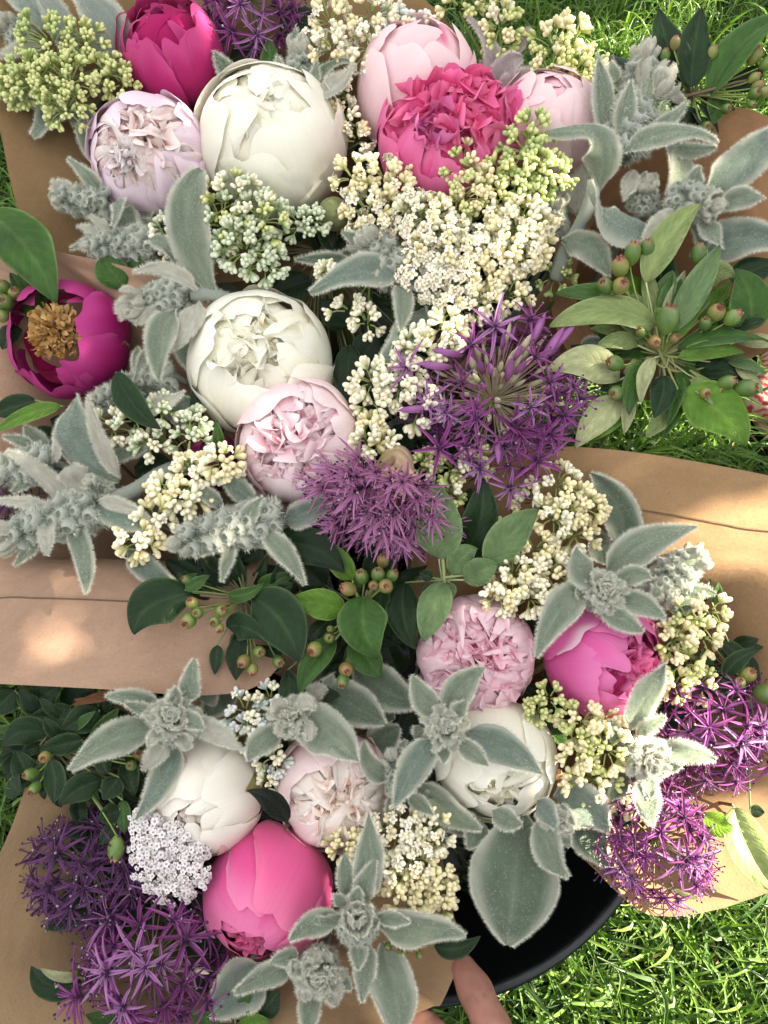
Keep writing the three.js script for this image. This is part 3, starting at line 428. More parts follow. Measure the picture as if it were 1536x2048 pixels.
// ---------- the setting: ground, grass, tubs, added shade tree ----------
{
  const g = new THREE.PlaneGeometry(80, 80, 1, 1); g.rotateX(-Math.PI / 2);
  const uv = g.attributes.uv; for (let i = 0; i < uv.count; i++) uv.setXY(i, uv.getX(i) * 160, uv.getY(i) * 160);
  const soil = dataTex(256, 256, (u, v, i, j) => { const a = 0.5 + .3 * noise2(i / 9, j / 9, 1) + .2 * noise2(i / 2, j / 2, 2); return [.14 * a + .03, .22 * a + .05, .06 * a + .01]; }, true);
  const m = new THREE.Mesh(g, new THREE.MeshStandardMaterial({ name: 'soil', map: soil, roughness: 1 })); m.name = 'ground'; m.receiveShadow = true; m.userData = { kind: 'structure', label: 'dark soil under the lawn grass', category: 'ground' }; scene.add(m);
}
{
  const rnd = rngOf(21), holder = new THREE.Group(); holder.name = 'grass'; holder.userData = { kind: 'stuff', label: 'bright green lawn grass around the flower tubs', category: 'grass' }; scene.add(holder);
  const tufts = Array.from({ length: 7 }, (_, q) => {
    const g = new Geo(), r = rngOf(40 + q), nb = 11;
    for (let i = 0; i < nb; i++) {
      const a = r() * 6.283, lean = .15 + 1.05 * r(), L = .06 + .09 * r() * r() + .03 * r(), x = (r() - .5) * .06, z = (r() - .5) * .06, P0 = V(x, -.004, z), d = V(Math.cos(a), 0, Math.sin(a)), P2 = P0.clone().addScaledVector(d, L * Math.sin(lean)).add(V(0, L * Math.cos(lean) * .75, 0)), P1 = P0.clone().lerp(P2, .5).add(V(0, L * .22, 0)).addScaledVector(d, -L * .06), fr = leafFrame(P0, P1, P2, d.clone().multiplyScalar(-.8).add(V((r() - .5) * 1.6, .7, (r() - .5) * 1.6)), d.clone().multiplyScalar(-.4).add(V((r() - .5) * 1.6, .9, (r() - .5) * 1.6)));
      const w = .0010 + .0014 * r(), c0 = mixc(lin('#416c1a'), lin('#749f26'), r()), dry = r() < .025;
      g.grid(2, 6, (u, v) => { const q2 = fr(v); return q2.S.addScaledVector(q2.B, u * w * Math.pow(1 - v * v, .6)).addScaledVector(q2.N, w * .5 * u * u); }, (u, v) => dry ? mulc(lin('#b8a06a'), .8) : mulc(mixc(lin('#8fa864'), c0, sstep(0, .25, v)), 1 - .18 * Math.exp(-u * u * 9)));
    }
    return g.build();
  });
  const place = []; const N = 22500;
  const tint = new THREE.Color();
  tufts.forEach((g, q) => {
    const n = Math.floor(N / tufts.length), im = new THREE.InstancedMesh(g, M.grass, n), m4 = new THREE.Matrix4(), e = new THREE.Euler(), qt = new THREE.Quaternion();
    for (let i = 0; i < n; i++) {
      let x, z; const wide = i > n * .74;
      do { x = (rnd() - .5) * (wide ? 5.4 : 2.1); z = (wide ? -3.4 : -1.55) + rnd() * (wide ? 5 : 2.05); } while (TUBS.some((t) => Math.hypot(x - t.x, z - t.z) < t.r * .86) || FOOT(x, z));
      e.set((rnd() - .5) * .5, rnd() * 6.283, (rnd() - .5) * .5); qt.setFromEuler(e); const s = (.75 + .5 * rnd()) * (1 + .25 * noise2(x * 7, z * 7, 4));
      m4.compose(V(x, 0, z), qt, V(s, s * (.85 + .4 * rnd()), s)); im.setMatrixAt(i, m4); const v = .75 + .5 * rnd(); tint.setRGB(v * (.9 + .25 * rnd()), v, v * .9); im.setColorAt(i, tint);
    }
    im.name = 'blades'; im.castShadow = im.receiveShadow = true; holder.add(im);
  });
}
const plastic = new THREE.MeshPhysicalMaterial({ name: 'black plastic', color: new THREE.Color(0.010, 0.015, 0.018), roughness: 0.34, bumpMap: paperBump, bumpScale: 0.0003, side: THREE.DoubleSide });
TUBS.forEach((q, i) => {
  const t = thing('tub', i ? 'black plastic tub behind, under the upper bouquets' : 'large black plastic tub with a rounded rim, standing on the grass', 'tub', V(q.x, 0, q.z)), r = q.r, h = q.h;
  const L = (pts) => { const l = new THREE.LatheGeometry(pts.map(([x, y]) => new THREE.Vector2(x, y)), 120); return l; };
  part(t, 'tub_wall', L([[0.001, .012], [r * .80, .012], [r * .82, .02], [r - .010, h - .03], [r - .0075, h - .004], [r - .007, h - .003], [r - .008, h - .03], [r * .84, .01], [r * .83, .004], [0.001, .004]]), plastic);
  part(t, 'rim', L([[r - .0085, h - .005], [r - .008, h], [r - .006, h + .0025], [r - .002, h + .0025], [r + .001, h], [r + .001, h - .012], [r - .001, h - .013], [r - .002, h - .003], [r - .006, h - .003], [r - .0085, h - .005]]), plastic);
});

// unseen tree added as shade caster: crown gaps cut along sun rays to chosen spots
{
  const t = thing('added_shade_tree', 'unseen leafy tree added beside the lawn to throw the dappled shade', 'tree', V(4.3, 0, -1.0)), rnd = rngOf(31);
  const e1 = V(0, 1, 0).addScaledVector(SUN, -SUN.y).normalize(), e2 = e1.clone().cross(SUN).normalize(), pr = (p) => [p.dot(e1), p.dot(e2)];
  const lit = [];
  const addLit = (p, r) => lit.push([...pr(p), r]);
  for (let y = 1800; y <= 2080; y += 35) for (let x = 940; x <= 1600; x += 50) if (y > 1790 + (1500 - x) * .12 && noise2(x / 110, y / 80, 5) > -.3) addLit(onGround(x, y), .028);
  for (let y = 790; y <= 930; y += 25) for (let x = 1010; x <= 1480; x += 40) if (noise2(x / 60, y / 40, 7) > -.1) addLit(onGround(x, y), .014);
  for (let y = 0; y <= 330; y += 40) for (let x = 1060; x <= 1540; x += 40) if (noise2(x / 55, y / 50, 9) > .28) addLit(onGround(x, y), .018);
  for (const [x, y, z, r] of LIT_SPOTS()) addLit(W(x, y, z), r);
  const thin = [[1270, 540, 0, .14, .36], [1080, 240, 40, .11, .36], [1000, 450, 20, .11, .30], [60, 1310, 0, .07, .22], [1440, 270, 0, .09, .4], [1460, 1090, -30, .05, .5], [560, 250, 40, .06, .2]].map(([x, y, z, r, p]) => [...pr(W(x, y, z)), r, p]);  // zones where the added crown is thinned to let sun through
  const lf = new Geo(); { const f = leafFrame(V(0, 0, 0), V(.020, .003, 0), V(.04, 0, 0), V(0, 1, 0), V(0, 1, 0)); lf.grid(4, 6, (u, v) => { const q = f(v); return q.S.addScaledVector(q.B, u * .013 * PROF.ovate(.01 + .98 * v)).addScaledVector(q.N, .004 * u * u); }, () => lin('#4f6f35')); }
  const n = 52000, im = new THREE.InstancedMesh(lf.build(), M.leaf, n), m4 = new THREE.Matrix4(), qt = new THREE.Quaternion(), C = V(0, .3, -.25).addScaledVector(SUN, 3.6);
  let k = 0, tries = 0;
  while (k < n && tries++ < n * 4) {
    const a = (rnd() * 2 - 1), b = (rnd() * 2 - 1); if (a * a + b * b > 1) continue;
    const p = C.clone().addScaledVector(e1, a * 1.15).addScaledVector(e2, b * 1.35).addScaledVector(SUN, (rnd() - .5) * 1.4 * Math.sqrt(1 - a * a * .8)), q = pr(p);
    if (lit.some((s) => Math.hypot(s[0] - q[0], s[1] - q[1]) < s[2] + .034)) continue;
    if (thin.some((s) => Math.hypot(s[0] - q[0], s[1] - q[1]) < s[2] * (.6 + .4 * rnd()) && rnd() < s[3])) continue;
    qt.setFromEuler(new THREE.Euler((rnd() - .5) * 2.2, rnd() * 6.283, (rnd() - .5) * 2.2)); m4.compose(p.sub(t.position), qt, V(1, 1, 1).multiplyScalar(.8 + .5 * rnd())); im.setMatrixAt(k++, m4);
  }
  im.count = k; im.name = 'crown'; im.userData.kind = 'stuff'; im.castShadow = true; t.add(im);
  const g = new Geo(t.position), top = C.clone().addScaledVector(SUN, .9); g.tube(bezLine(V(4.3, -.05, -1), V(4.2, 1.2, -1.05), top, 10), (v) => .13 * (1 - .75 * v), 12, () => lin('#5a4a3a'));
  for (let i = 0; i < 26; i++) {
    const a = rnd() * 6.283, b = Math.sqrt(rnd()), line = bezLine(top, top.clone().lerp(C, .5), C.clone().addScaledVector(SUN, .5).addScaledVector(e1, Math.cos(a) * b * 1.0).addScaledVector(e2, Math.sin(a) * b * 1.2), 12);
    if (line.some((p) => { const q = pr(p); return lit.some((s) => Math.hypot(s[0] - q[0], s[1] - q[1]) < s[2] + .03); })) continue;
    g.tube(line, (v) => .022 * (1 - .8 * v), 6, () => lin('#5a4a3a'));
  }
  part(t, 'trunk', g.build(), M.stem);
}

// ---------- kraft paper wraps ----------
function wrap(id, o) {
  const rim = o.rim.map((p) => W(...p)), cv = new THREE.CatmullRomCurve3(rim, !!o.closed, 'centripetal'), ctr = rim.reduce((a, p) => a.add(p), V(0, 0, 0)).multiplyScalar(1 / rim.length), bot = stemEnd(ctr, .4).add(V(0, .09, 0));
  const t = thing('paper_wrap', o.label, 'paper wrap', bot), mc = W(...o.mid), spread = o.spread ?? .45;
  const surf = (s, v, off) => {
    const a = cv.getPoint(clamp(s, 0, 1)), m = mc.clone().addScaledVector(a.clone().sub(ctr), spread), b = bot.clone().addScaledVector(a.clone().sub(ctr), .16), e = .16, sm = (x) => x < .5 - e ? 0 : x > .5 + e ? x - .5 : (x - .5 + e) * (x - .5 + e) / (4 * e), w2 = sm(v) * 2, w1 = v * 2 - w2, p = a.clone().addScaledVector(m.clone().sub(a), w1).addScaledVector(b.clone().sub(m), w2);
    const inn = ctr.clone().sub(a).normalize(), cr = Math.abs(noise1(s * 17 + v * 1.2, id + 20)) * .0034 + Math.abs(noise1(s * 7 - v * 4, id + 30)) * .0022 + Math.abs(noise2(s * 9 + v * 6, v * 7 - s * 5, id + 9)) * .0012; p.addScaledVector(TOW, -cr * sstep(0, .12, v)); p.addScaledVector(TOW, .0006 * noise2(s * 14, v * 5, id) + .0003 * noise2(s * 50, v * 14, id + 3));
    return p.addScaledVector(inn, off);
  };
  const L = cv.getLength(), H = rim[0].distanceTo(bot), c0 = lin(o.color || '#b68d68'), nu = o.nu || 110;
  const uvf = (s, v) => [s * L / .34, v * H / .34];
  const sheet = (s0, s1, v0, v1, off, c) => { const g = new Geo(bot); g.grid(nu, 44, (u, v) => surf(s0 + (s1 - s0) * (u + 1) / 2, v0 + (v1 - v0) * v, off), (u, v) => mulc(c, 1 + .05 * noise2(u * 7, v * 5, id)), (u, v) => uvf(s0 + (s1 - s0) * (u + 1) / 2, v0 + (v1 - v0) * v)); return g.build(); };
  part(t, 'sheet', sheet(0, 1, 0, 1, 0, c0), M.paper);
  for (const f of o.foldShadeLines || []) { const g = new Geo(bot); g.grid(80, 1, (u, v) => { const s = f[0] + (f[1] - f[0]) * (u + 1) / 2; return surf(s, f[2] + .004 * noise1(s * 9, id) + (v - .5) * f[3], 0).addScaledVector(TOW, .0006 + .0006 * v); }, (u, v) => mulc(c0, .42), (u, v) => [u, v]); part(t, 'fold_shade_line', g.build(), M.paper); }  // dark strip painted as the shadow line of a fold
  for (const f of o.folds || []) part(t, 'fold', sheet(f[0], f[1], f[2], f[3], .0016, mulc(c0, f[4] || .95)), M.paper);
  return t;
}
function LIT_SPOTS() { return [[1482, 1082, -22, .014], [1510, 1112, -25, .014], [1502, 1080, -22, .013], [1440, 1095, -35, .007], [1530, 1140, -35, .010], [1330, 1795, -40, .022], [1370, 1775, -40, .020], [1290, 1790, -40, .016], [1400, 1740, -50, .012], [1340, 1740, -40, .012], [1430, 1440, 60, .008], [1470, 1500, 40, .007], [1375, 1690, 60, .009], [1395, 1610, 40, .006], [1440, 1645, -10, .008], [1490, 1590, 20, .007], [1330, 1650, 70, .005]]; }  // rays kept free of the added crown so these spots catch sun

wrap(1, { label: 'brown kraft paper wrap around the uppermost bouquet, its left panel over the grass', closed: true, color: '#8a6f4c', mid: [420, 280, -150], spread: .5, rim: [[180, 560, -90], [90, 500, -50], [45, 440, -30], [20, 360, -20], [0, 265, -15], [-40, 150, -10], [-40, 0, 0], [100, -120, -40], [400, -170, -60], [700, -120, -80], [850, 0, -60], [885, 30, -60], [905, 60, -80], [950, 300, -150], [850, 500, -170], [500, 560, -170], [300, 570, -130]] });
wrap(2, { label: 'brown kraft paper wrap opening towards the left edge, with a painted fold shadow line across its front', closed: true, color: '#b3937c', mid: [350, 890, -60], spread: .50, foldShadeLines: [[.44, .80, .27, .005]], rim: [[530, 625, -30], [430, 590, -15], [260, 535, -8], [125, 505, -5], [0, 480, -20], [-300, 560, -20], [-420, 900, 0], [-380, 1345, 10], [-150, 1362, 10], [0, 1368, 10], [200, 1378, 10], [420, 1390, 5], [500, 1378, 0], [548, 1345, -15], [575, 1290, -40], [600, 1150, -90], [620, 900, -120]] });
wrap(3, { label: 'wide kraft paper wrap around the pink and cream bouquet, with a bright sun spot', closed: true, color: '#a3835f', mid: [1220, 1375, -80], spread: .52, folds: [[.04, .50, .22, .6, .95]], foldShadeLines: [[.10, .40, .219, .005]], rim: [[870, 965, -60], [935, 925, -40], [1000, 903, -20], [1100, 893, -10], [1200, 897, -5], [1310, 910, 0], [1440, 932, 0], [1560, 956, 5], [1780, 1010, 10], [1880, 1350, 20], [1760, 1660, 15], [1560, 1775, 5], [1480, 1805, 0], [1400, 1826, -5], [1330, 1832, -8], [1285, 1824, -10], [1240, 1790, -15], [1190, 1740, -25], [1140, 1690, -40], [1080, 1600, -90], [900, 1450, -150], [820, 1200, -150]] });
wrap(4, { label: 'kraft paper wrap of the lowest bouquet, held at its corner by the hand', closed: true, color: '#9f8463', mid: [470, 1790, -120], spread: .52, folds: [[.10, .24, .3, .8, .9]], rim: [[68, 1540, -20], [20, 1660, -10], [-60, 1850, 0], [-80, 2050, 0], [40, 2200, 0], [300, 2230, 0], [560, 2130, 0], [700, 2075, 0], [800, 2040, 0], [868, 2012, 0], [880, 2010, 0], [886, 2000, 0], [905, 1960, 0], [924, 1910, 0], [924, 1896, 0], [905, 1820, -10], [880, 1700, -30], [840, 1560, -90], [600, 1400, -140], [300, 1400, -120], [150, 1440, -70]] });
wrap(5, { label: "brown paper wrap behind the right-hand spray of green fruit and lamb's ear", closed: true, color: '#a57d5a', mid: [1320, 520, -130], spread: .5, rim: [[1395, 255, -60], [1420, 228, -40], [1470, 216, -30], [1540, 235, -20], [1640, 330, -10], [1680, 520, 0], [1620, 660, 0], [1536, 700, -10], [1450, 745, -20], [1380, 790, -30], [1290, 800, -60], [1180, 760, -100], [1100, 600, -150], [1150, 400, -150], [1270, 280, -110]] });

// ---------- peonies ----------
const PC = (out, base, edge, inn, deep) => ({ out: lin(out), base: lin(base), edge: lin(edge), in: lin(inn), deep: lin(deep) });
const white = PC('#fbf8e6', '#edf0cc', '#fdfbf0', '#fbf7de', '#f1e7aa'), ivory = PC('#fbf4e6', '#efe6cf', '#fdf9ef', '#f7f0e2', '#e6d2ae'), shell = PC('#fbe0e2', '#f8e8e0', '#fdeeee', '#f6cdd5', '#e294a6'), lilacPink = PC('#f3d9e8', '#efd8de', '#faeaf2', '#f5dfdb', '#d8a898'), blush = PC('#f8dcdd', '#f3dcd6', '#fbeae8', '#f7e8dc', '#d6b498'),
  hot = PC('#ea5c9d', '#eaa6c6', '#f48fbc', '#d2357a', '#9a1444'), magenta = PC('#bb2c72', '#9c2562', '#d45894', '#b01e63', '#740f3e'), rose = PC('#e860a2', '#d86eb2', '#f38cb8', '#e6558f', '#bb2c6a'), fuchsia = PC('#a81a6c', '#83155c', '#c04a90', '#bd2468', '#700b3e'), candy = PC('#f5cdd9', '#f6e5dc', '#fbe2e8', '#eeabc0', '#ce6e94'), orchid = PC('#e165a8', '#e2aecc', '#e98abd', '#cf4080', '#98174e'), paleRose = PC('#f8d5da', '#f4d2d5', '#fbe6e6', '#f3b8c5', '#e36a96');

peony(1, { label: 'deep magenta cupped peony beside the purple allium at the top', c: [345, 108, -60, 104], axis: [-.12, .42, .9], sq: 1.12, col: magenta, rings: [{ count: 4, t1: .92, w: .72, rs: 1.03, cup: .08, ph: -1.9, curl: .035, fr: .05 }, { count: 5, t1: .62, w: .72, rs: .98, cup: .10, ph: .5, fr: .06, j: .4, wave: .07 }, { count: 4, t1: .55, w: .66, rs: .84, cup: .14, ph: 1.2, fr: .08, j: .4, wave: .08 }, { name: 'inner_petal', count: 4, t1: .40, w: .6, rs: .66, cup: .25, ph: .2, j: .4, ca: magenta.in, cb: magenta.deep, wave: .1 }, { name: 'inner_petal', count: 3, t1: .25, w: .6, rs: .5, cup: .3, ca: magenta.in, cb: magenta.deep }], ruffles: [{ n: 9, t: .5, r: .7, w: .5, fr: .08 }] });
peony(2, { label: 'lilac-pink peony with ragged pale centre, left of the big white peony', c: [303, 316, -65, 122], axis: [.04, -.08, 1], col: lilacPink, sepals: [[4.2, 1.9, .5]], rings: [{ count: 4, t1: 1.08, w: .75, rs: 1.03, ph: .8, fr: .06, curl: .03 }, { count: 6, t1: .74, w: .66, rs: 1, ph: .3, cup: .02, fr: .06, j: 0.5, wave: .05, curl: -.03 }, { count: 6, t1: .62, w: .52, rs: .97, ph: .9, fr: .08, j: 0.5, curl: -.05 }, { name: 'inner_petal', count: 9, t1: .52, w: .36, rs: .94, fr: .14, j: .35, wave: .09, curl: -.06, ca: lin('#f4dfda'), cb: lin('#dcb2a4'), ce: lin('#fbf2f0') }, { name: 'inner_petal', count: 7, t1: .24, w: .36, rs: .90, fr: .14, j: .3, wave: .10, curl: -.08, ca: lin('#f4dfda'), cb: lin('#dcb2a4'), ce: lin('#fbf2f0') }], ruffles: [{ n: 48, t: .86, r: .90, b: .58, w: .44, fr: .16, am: .16, rand: 3.0, ca: lin('#f8dfd8'), cb: lin('#e0ac9e'), ce: lin('#fbf2f0') }, { n: 12, t: .3, r: .98, w: .36, fr: .18, off: [-.22, -.28], ca: lin('#f8f0f0'), ce: lin('#fcf8f8'), cb: lin('#ecd6d0') }] });
peony(3, { label: 'large globe-shaped white peony with creamy yellow opening, right of the lilac-pink one', c: [548, 284, -80, 148], axis: [0, .22, .97], sq: .98, col: white, rings: [{ count: 3, t1: .95, w: .95, rs: 1.03, ph: 4.4, fr: .03, curl: .035 }, { count: 5, t1: .46, w: .90, rs: 1, ph: .35, cup: .02, fr: .04, j: 0.5, wave: .02, spiral: .06 }, { count: 5, t1: .40, w: .62, rs: .97, ph: 1.1, fr: .06, j: 0.6, curl: -.05 }, { name: 'inner_petal', count: 5, t1: .12, w: .40, rs: .92, ph: .1, fr: .08, j: .4, curl: -.08, cb: white.deep, ca: white.in }, { name: 'inner_petal', count: 6, t1: .3, w: .45, rs: .92, fr: .08, curl: -.06, cb: white.deep, ca: white.in }], ruffles: [{ n: 22, t: .55, r: .88, b: .45, w: .46, fr: .10, cb: white.deep }] });
peony(4, { label: 'pale pink bud-like peony seen from the side, above the hot pink one', c: [832, 178, -75, 120], axis: [.12, .55, .83], sq: 1.12, col: paleRose, rings: [{ count: 3, t1: .85, w: .85, rs: 1.05, ph: 3.6, fr: .04, curl: .035, spiral: .08 }, { count: 4, t1: .35, w: .85, rs: 1.02, ph: 1.0, cup: .06, fr: .05, j: .5, spiral: .08 }, { count: 4, t1: .12, w: .75, rs: .95, ph: .6, fr: .07, j: .4, fleck: lin('#d8447e'), spiral: .06 }, { name: 'inner_petal', count: 3, t1: -.1, w: .5, rs: .88, j: .2, fleck: lin('#d8447e') }] });
peony(5, { label: 'hot pink open peony with crinkled petals between two pale pink ones', c: [898, 280, -45, 146], axis: [.02, .32, .94], sq: .86, col: rose, rings: [{ count: 6, t1: .98, w: .70, rs: 1.02, ph: .2, fr: .06, j: .25, wave: .06 }, { count: 6, t1: .80, w: .60, rs: .97, ph: .6, fr: .09, j: .4, wave: .08 }, { count: 6, t1: .66, w: .5, rs: .94, ph: .2, fr: .10, j: .5, wave: .10 }, { name: 'inner_petal', count: 9, t1: .5, w: .36, rs: .92, fr: .14, j: .35, wave: .09, curl: -.06, ca: rose.in, cb: rose.deep, ce: rose.edge }, { name: 'inner_petal', count: 7, t1: .24, w: .36, rs: .88, fr: .14, j: .3, wave: .10, curl: -.08, ca: rose.in, cb: rose.deep, ce: rose.edge }], ruffles: [{ n: 40, t: .95, r: .98, b: .5, w: .56, fr: .10, am: .16, rand: 2.0, roll: .25, cup: .4 }, { n: 14, t: .5, r: .90, w: .36, fr: .08, off: [-.25, -.35], ca: lin('#d463a8'), ce: lin('#e48bbc'), cb: lin('#a8307c') }] });
peony(6, { label: 'pale pink closed peony behind the green lilac buds, right of the hot pink one', c: [1092, 262, -80, 112], axis: [.1, .35, .93], sq: 1.05, col: paleRose, rings: [{ count: 3, t1: .75, w: .9, rs: 1.04, ph: .1, fr: .03, curl: .035, spiral: .08 }, { count: 4, t1: .36, w: .88, rs: 1.01, ph: .9, cup: .04, fr: .04, j: .4, spiral: .08 }, { count: 4, t1: .08, w: .75, rs: .96, ph: 1.0, fr: .05, j: .3 }, { count: 3, t1: -.12, w: .6, rs: .9, fr: .05, ca: lin('#e978a8') }, { count: 1, t1: .60, w: .62, rs: 1.06, ph: 2.75, ca: lin('#e85a9c'), ce: lin('#ee78ac'), label: 'hot pink petal of the pale peony' }] });
peony(7, { label: 'magenta peony with a bowl of golden stamens by the left edge', c: [135, 680, -60, 122], axis: [-.16, .02, .98], sq: .92, col: fuchsia, core: 1.3, sepals: [[6.1, 1.35, .55, lin('#8a9a52')], [.55, 1.6, .4, lin('#8a9a52')]], rings: [{ count: 6, t1: .84, w: .74, rs: 1, ph: .25, fr: .05, j: .25, curl: -.02, wave: .06 }, { count: 1, t1: .66, w: .70, rs: 1.02, ph: .12, curl: -.05, fr: .04 }, { count: 1, t1: .60, w: .66, rs: 1.04, ph: 1.45, curl: -.03, fr: .04, wave: .05 }, { count: 1, t1: .72, w: .66, rs: 1.03, ph: 5.0, curl: -.03, fr: .05, wave: .05 }, { count: 4, t1: .90, w: .6, rs: .93, ph: 2.2, fr: .08, j: .3, wave: .07 }], stamens: { n: 260, t: .95, lift: .5, off: [.06, .03], len: .46 } });
peony(8, { label: 'big white peony with cream centre above the shell-pink peony, in the middle', c: [522, 728, -80, 152], axis: [.03, .22, .97], sq: .92, col: white, rings: [{ count: 3, t1: 1.0, w: .95, rs: 1.03, ph: 3.4, fr: .03, curl: .035 }, { count: 5, t1: .62, w: .88, rs: 1, ph: .4, fr: .04, j: 0.6, wave: .03, spiral: .06 }, { count: 5, t1: .52, w: .70, rs: .97, ph: 1.1, fr: .06, j: 0.7, curl: -.05 }, { name: 'inner_petal', count: 5, t1: .25, w: .52, rs: .92, ph: .5, fr: .07, j: .5, curl: -.06, cb: white.deep, ca: white.in }, { name: 'inner_petal', count: 7, t1: .4, w: .45, rs: .92, fr: .08, curl: -.06, j: .4, cb: white.deep, ca: white.in }], ruffles: [{ n: 28, t: .72, r: .88, b: .45, w: .5, fr: .10, cb: white.deep }, { n: 4, t: .3, r: 1.0, w: .72, cup: .8, rand: .6, off: [-.16, -.2], fr: .04, ca: lin('#fbf9f0'), cb: lin('#f1ead0') }] });
peony(9, { label: 'shell-pink peony with ruffled rosy centre, below the big white one', c: [600, 886, -40, 128], axis: [-.02, -.16, .98], sq: .92, col: shell, rings: [{ count: 3, t1: 1.05, w: .95, rs: 1.03, ph: 1.2, fr: .03, curl: .035 }, { count: 5, t1: .68, w: .86, rs: 1, ph: .7, fr: .04, j: 0.5, wave: .03, spiral: .06 }, { count: 6, t1: .60, w: .58, rs: .97, ph: .1, fr: .06, j: 0.5, curl: -.05, fleck: lin('#e0559a') }, { name: 'inner_petal', count: 9, t1: .48, w: .36, rs: .94, fr: .14, j: .35, wave: .09, curl: -.06, ca: lin('#f8d3da'), cb: lin('#df94a8'), ce: lin('#fcedee') }, { name: 'inner_petal', count: 7, t1: .22, w: .36, rs: .90, fr: .14, j: .3, wave: .10, curl: -.08, ca: lin('#f8d3da'), cb: lin('#df94a8'), ce: lin('#fcedee') }], ruffles: [{ n: 50, t: .80, r: .90, b: .58, w: .50, fr: .12, am: .16, rand: 2.8, ca: lin('#f8d3da'), ce: lin('#fcedee'), cb: lin('#df94a8') }] });
peony(10, { label: 'candy-pink peony packed with ruffled petals, right of the grey-green leaf sprig', c: [952, 1308, -50, 120], axis: [-.05, .05, 1], sq: .9, col: candy, rings: [{ count: 6, t1: 1.38, w: .66, rs: 1, ph: .3, fr: .03, j: .15, ca: lin('#f6dcd8') }, { count: 9, t1: 1.18, w: .44, rs: 1, ph: .1, fr: .09, j: .2, wave: .06 }, { count: 8, t1: .98, w: .48, rs: .99, ph: .9, fr: .08, j: .25, wave: .05 }, { count: 9, t1: .74, w: .44, rs: 1.0, ph: .2, fr: .09, j: .3, wave: .06 }, { name: 'inner_petal', count: 9, t1: .52, w: .36, rs: .99, fr: .14, j: .35, wave: .09, curl: -.06, ca: candy.out, cb: candy.in, ce: candy.edge }, { name: 'inner_petal', count: 7, t1: .26, w: .36, rs: .95, fr: .14, j: .3, wave: .10, curl: -.08, ca: candy.out, cb: candy.in, ce: candy.edge }], ruffles: [{ n: 74, t: 1.12, r: 1.0, b: .55, w: .50, fr: .10, am: .12, rand: 1.4, cup: .35, jit: .06, roll: .12 }] });
peony(11, { label: "orchid-pink peony half open to the right, under the lamb's ear star", c: [1205, 1318, -50, 117], axis: [.46, .04, .88], sq: 1.0, col: orchid, rings: [{ count: 3, t1: .95, w: .95, rs: 1.04, ph: 2.4, fr: .03, curl: .035, spiral: .07, fleck: lin('#f2dce6') }, { count: 5, t1: .52, w: .84, rs: 1, ph: .5, fr: .05, j: 0.5, spiral: .06 }, { count: 5, t1: .42, w: .62, rs: .97, ph: 1.0, fr: .06, j: 0.5, curl: -.05 }], ruffles: [{ n: 30, t: .56, r: .90, b: .4, w: .46, fr: .08, rand: 1.2, swirl: 1 }] });
peony(12, { label: 'creamy white peony opening downwards, beside the candy-pink ruffled one', c: [992, 1516, -60, 124], axis: [-.02, -.34, .94], sq: .95, col: white, rings: [{ count: 3, t1: .85, w: .98, rs: 1.03, ph: .2, fr: .025, jag: .1, curl: .035 }, { count: 5, t1: .48, w: .90, rs: 1, ph: 1.57, fr: .025, jag: .1, j: 0.5, spiral: .05 }, { count: 5, t1: .42, w: .66, rs: .97, ph: .9, fr: .025, jag: .1, jag: .1, j: 0.5, curl: -.05 }, { name: 'inner_petal', count: 6, t1: .20, w: .36, rs: .92, fr: .07, j: .3, curl: -.06, cb: white.deep, ca: lin('#f8f3de') }], ruffles: [{ n: 18, t: .5, r: .84, b: .4, w: .42, cb: white.deep }] });
peony(13, { label: 'small ivory peony with a blush cheek above the white yarrow', c: [418, 1590, -50, 112], axis: [-.30, -.08, .95], sq: 1.0, col: ivory, sepals: [[.35, 1.25, .45, lin('#8d8a50')]], rings: [{ count: 2, t1: .8, w: .8, rs: 1.04, ph: 5.6, fr: .03, curl: .035, ca: lin('#f6dcd2'), ce: lin('#f3c3c3') }, { count: 4, t1: .55, w: .9, rs: 1.02, ph: 3.4, fr: .03, j: 0.6, spiral: .06 }, { count: 5, t1: .30, w: .85, rs: .98, ph: 2.0, fr: .03, j: 0.5, spiral: .06 }, { count: 4, t1: .26, w: .62, rs: .97, ph: .3, fr: .06, j: .3, curl: -.05 }], ruffles: [{ n: 16, t: .42, r: .86, b: .4, w: .42, fr: .12, ce: lin('#f8eae6') }] });
peony(14, { label: 'blush peony with frilled beige centre, right of the small ivory one', c: [668, 1578, -60, 120], axis: [.10, .06, .99], sq: .92, col: blush, rings: [{ count: 3, t1: 1.1, w: .9, rs: 1.03, ph: 4.2, fr: .03, curl: .035 }, { count: 5, t1: .78, w: .80, rs: 1, ph: .2, fr: .04, j: 0.55, spiral: .06 }, { count: 6, t1: .66, w: .55, rs: .97, ph: .8, fr: .07, j: 0.5, curl: -.04 }, { name: 'inner_petal', count: 9, t1: .54, w: .36, rs: .94, fr: .14, j: .35, wave: .09, curl: -.06, ca: lin('#f7ebe0'), cb: lin('#d6b49c'), ce: lin('#fbf4ee') }, { name: 'inner_petal', count: 7, t1: .26, w: .36, rs: .90, fr: .14, j: .3, wave: .10, curl: -.08, ca: lin('#f7ebe0'), cb: lin('#d6b49c'), ce: lin('#fbf4ee') }], ruffles: [{ n: 46, t: .84, r: .89, b: .58, w: .46, fr: .15, am: .16, rand: 3.0, ca: lin('#f8e3d4'), ce: lin('#fcf1e8'), cb: lin('#dcae90') }] });
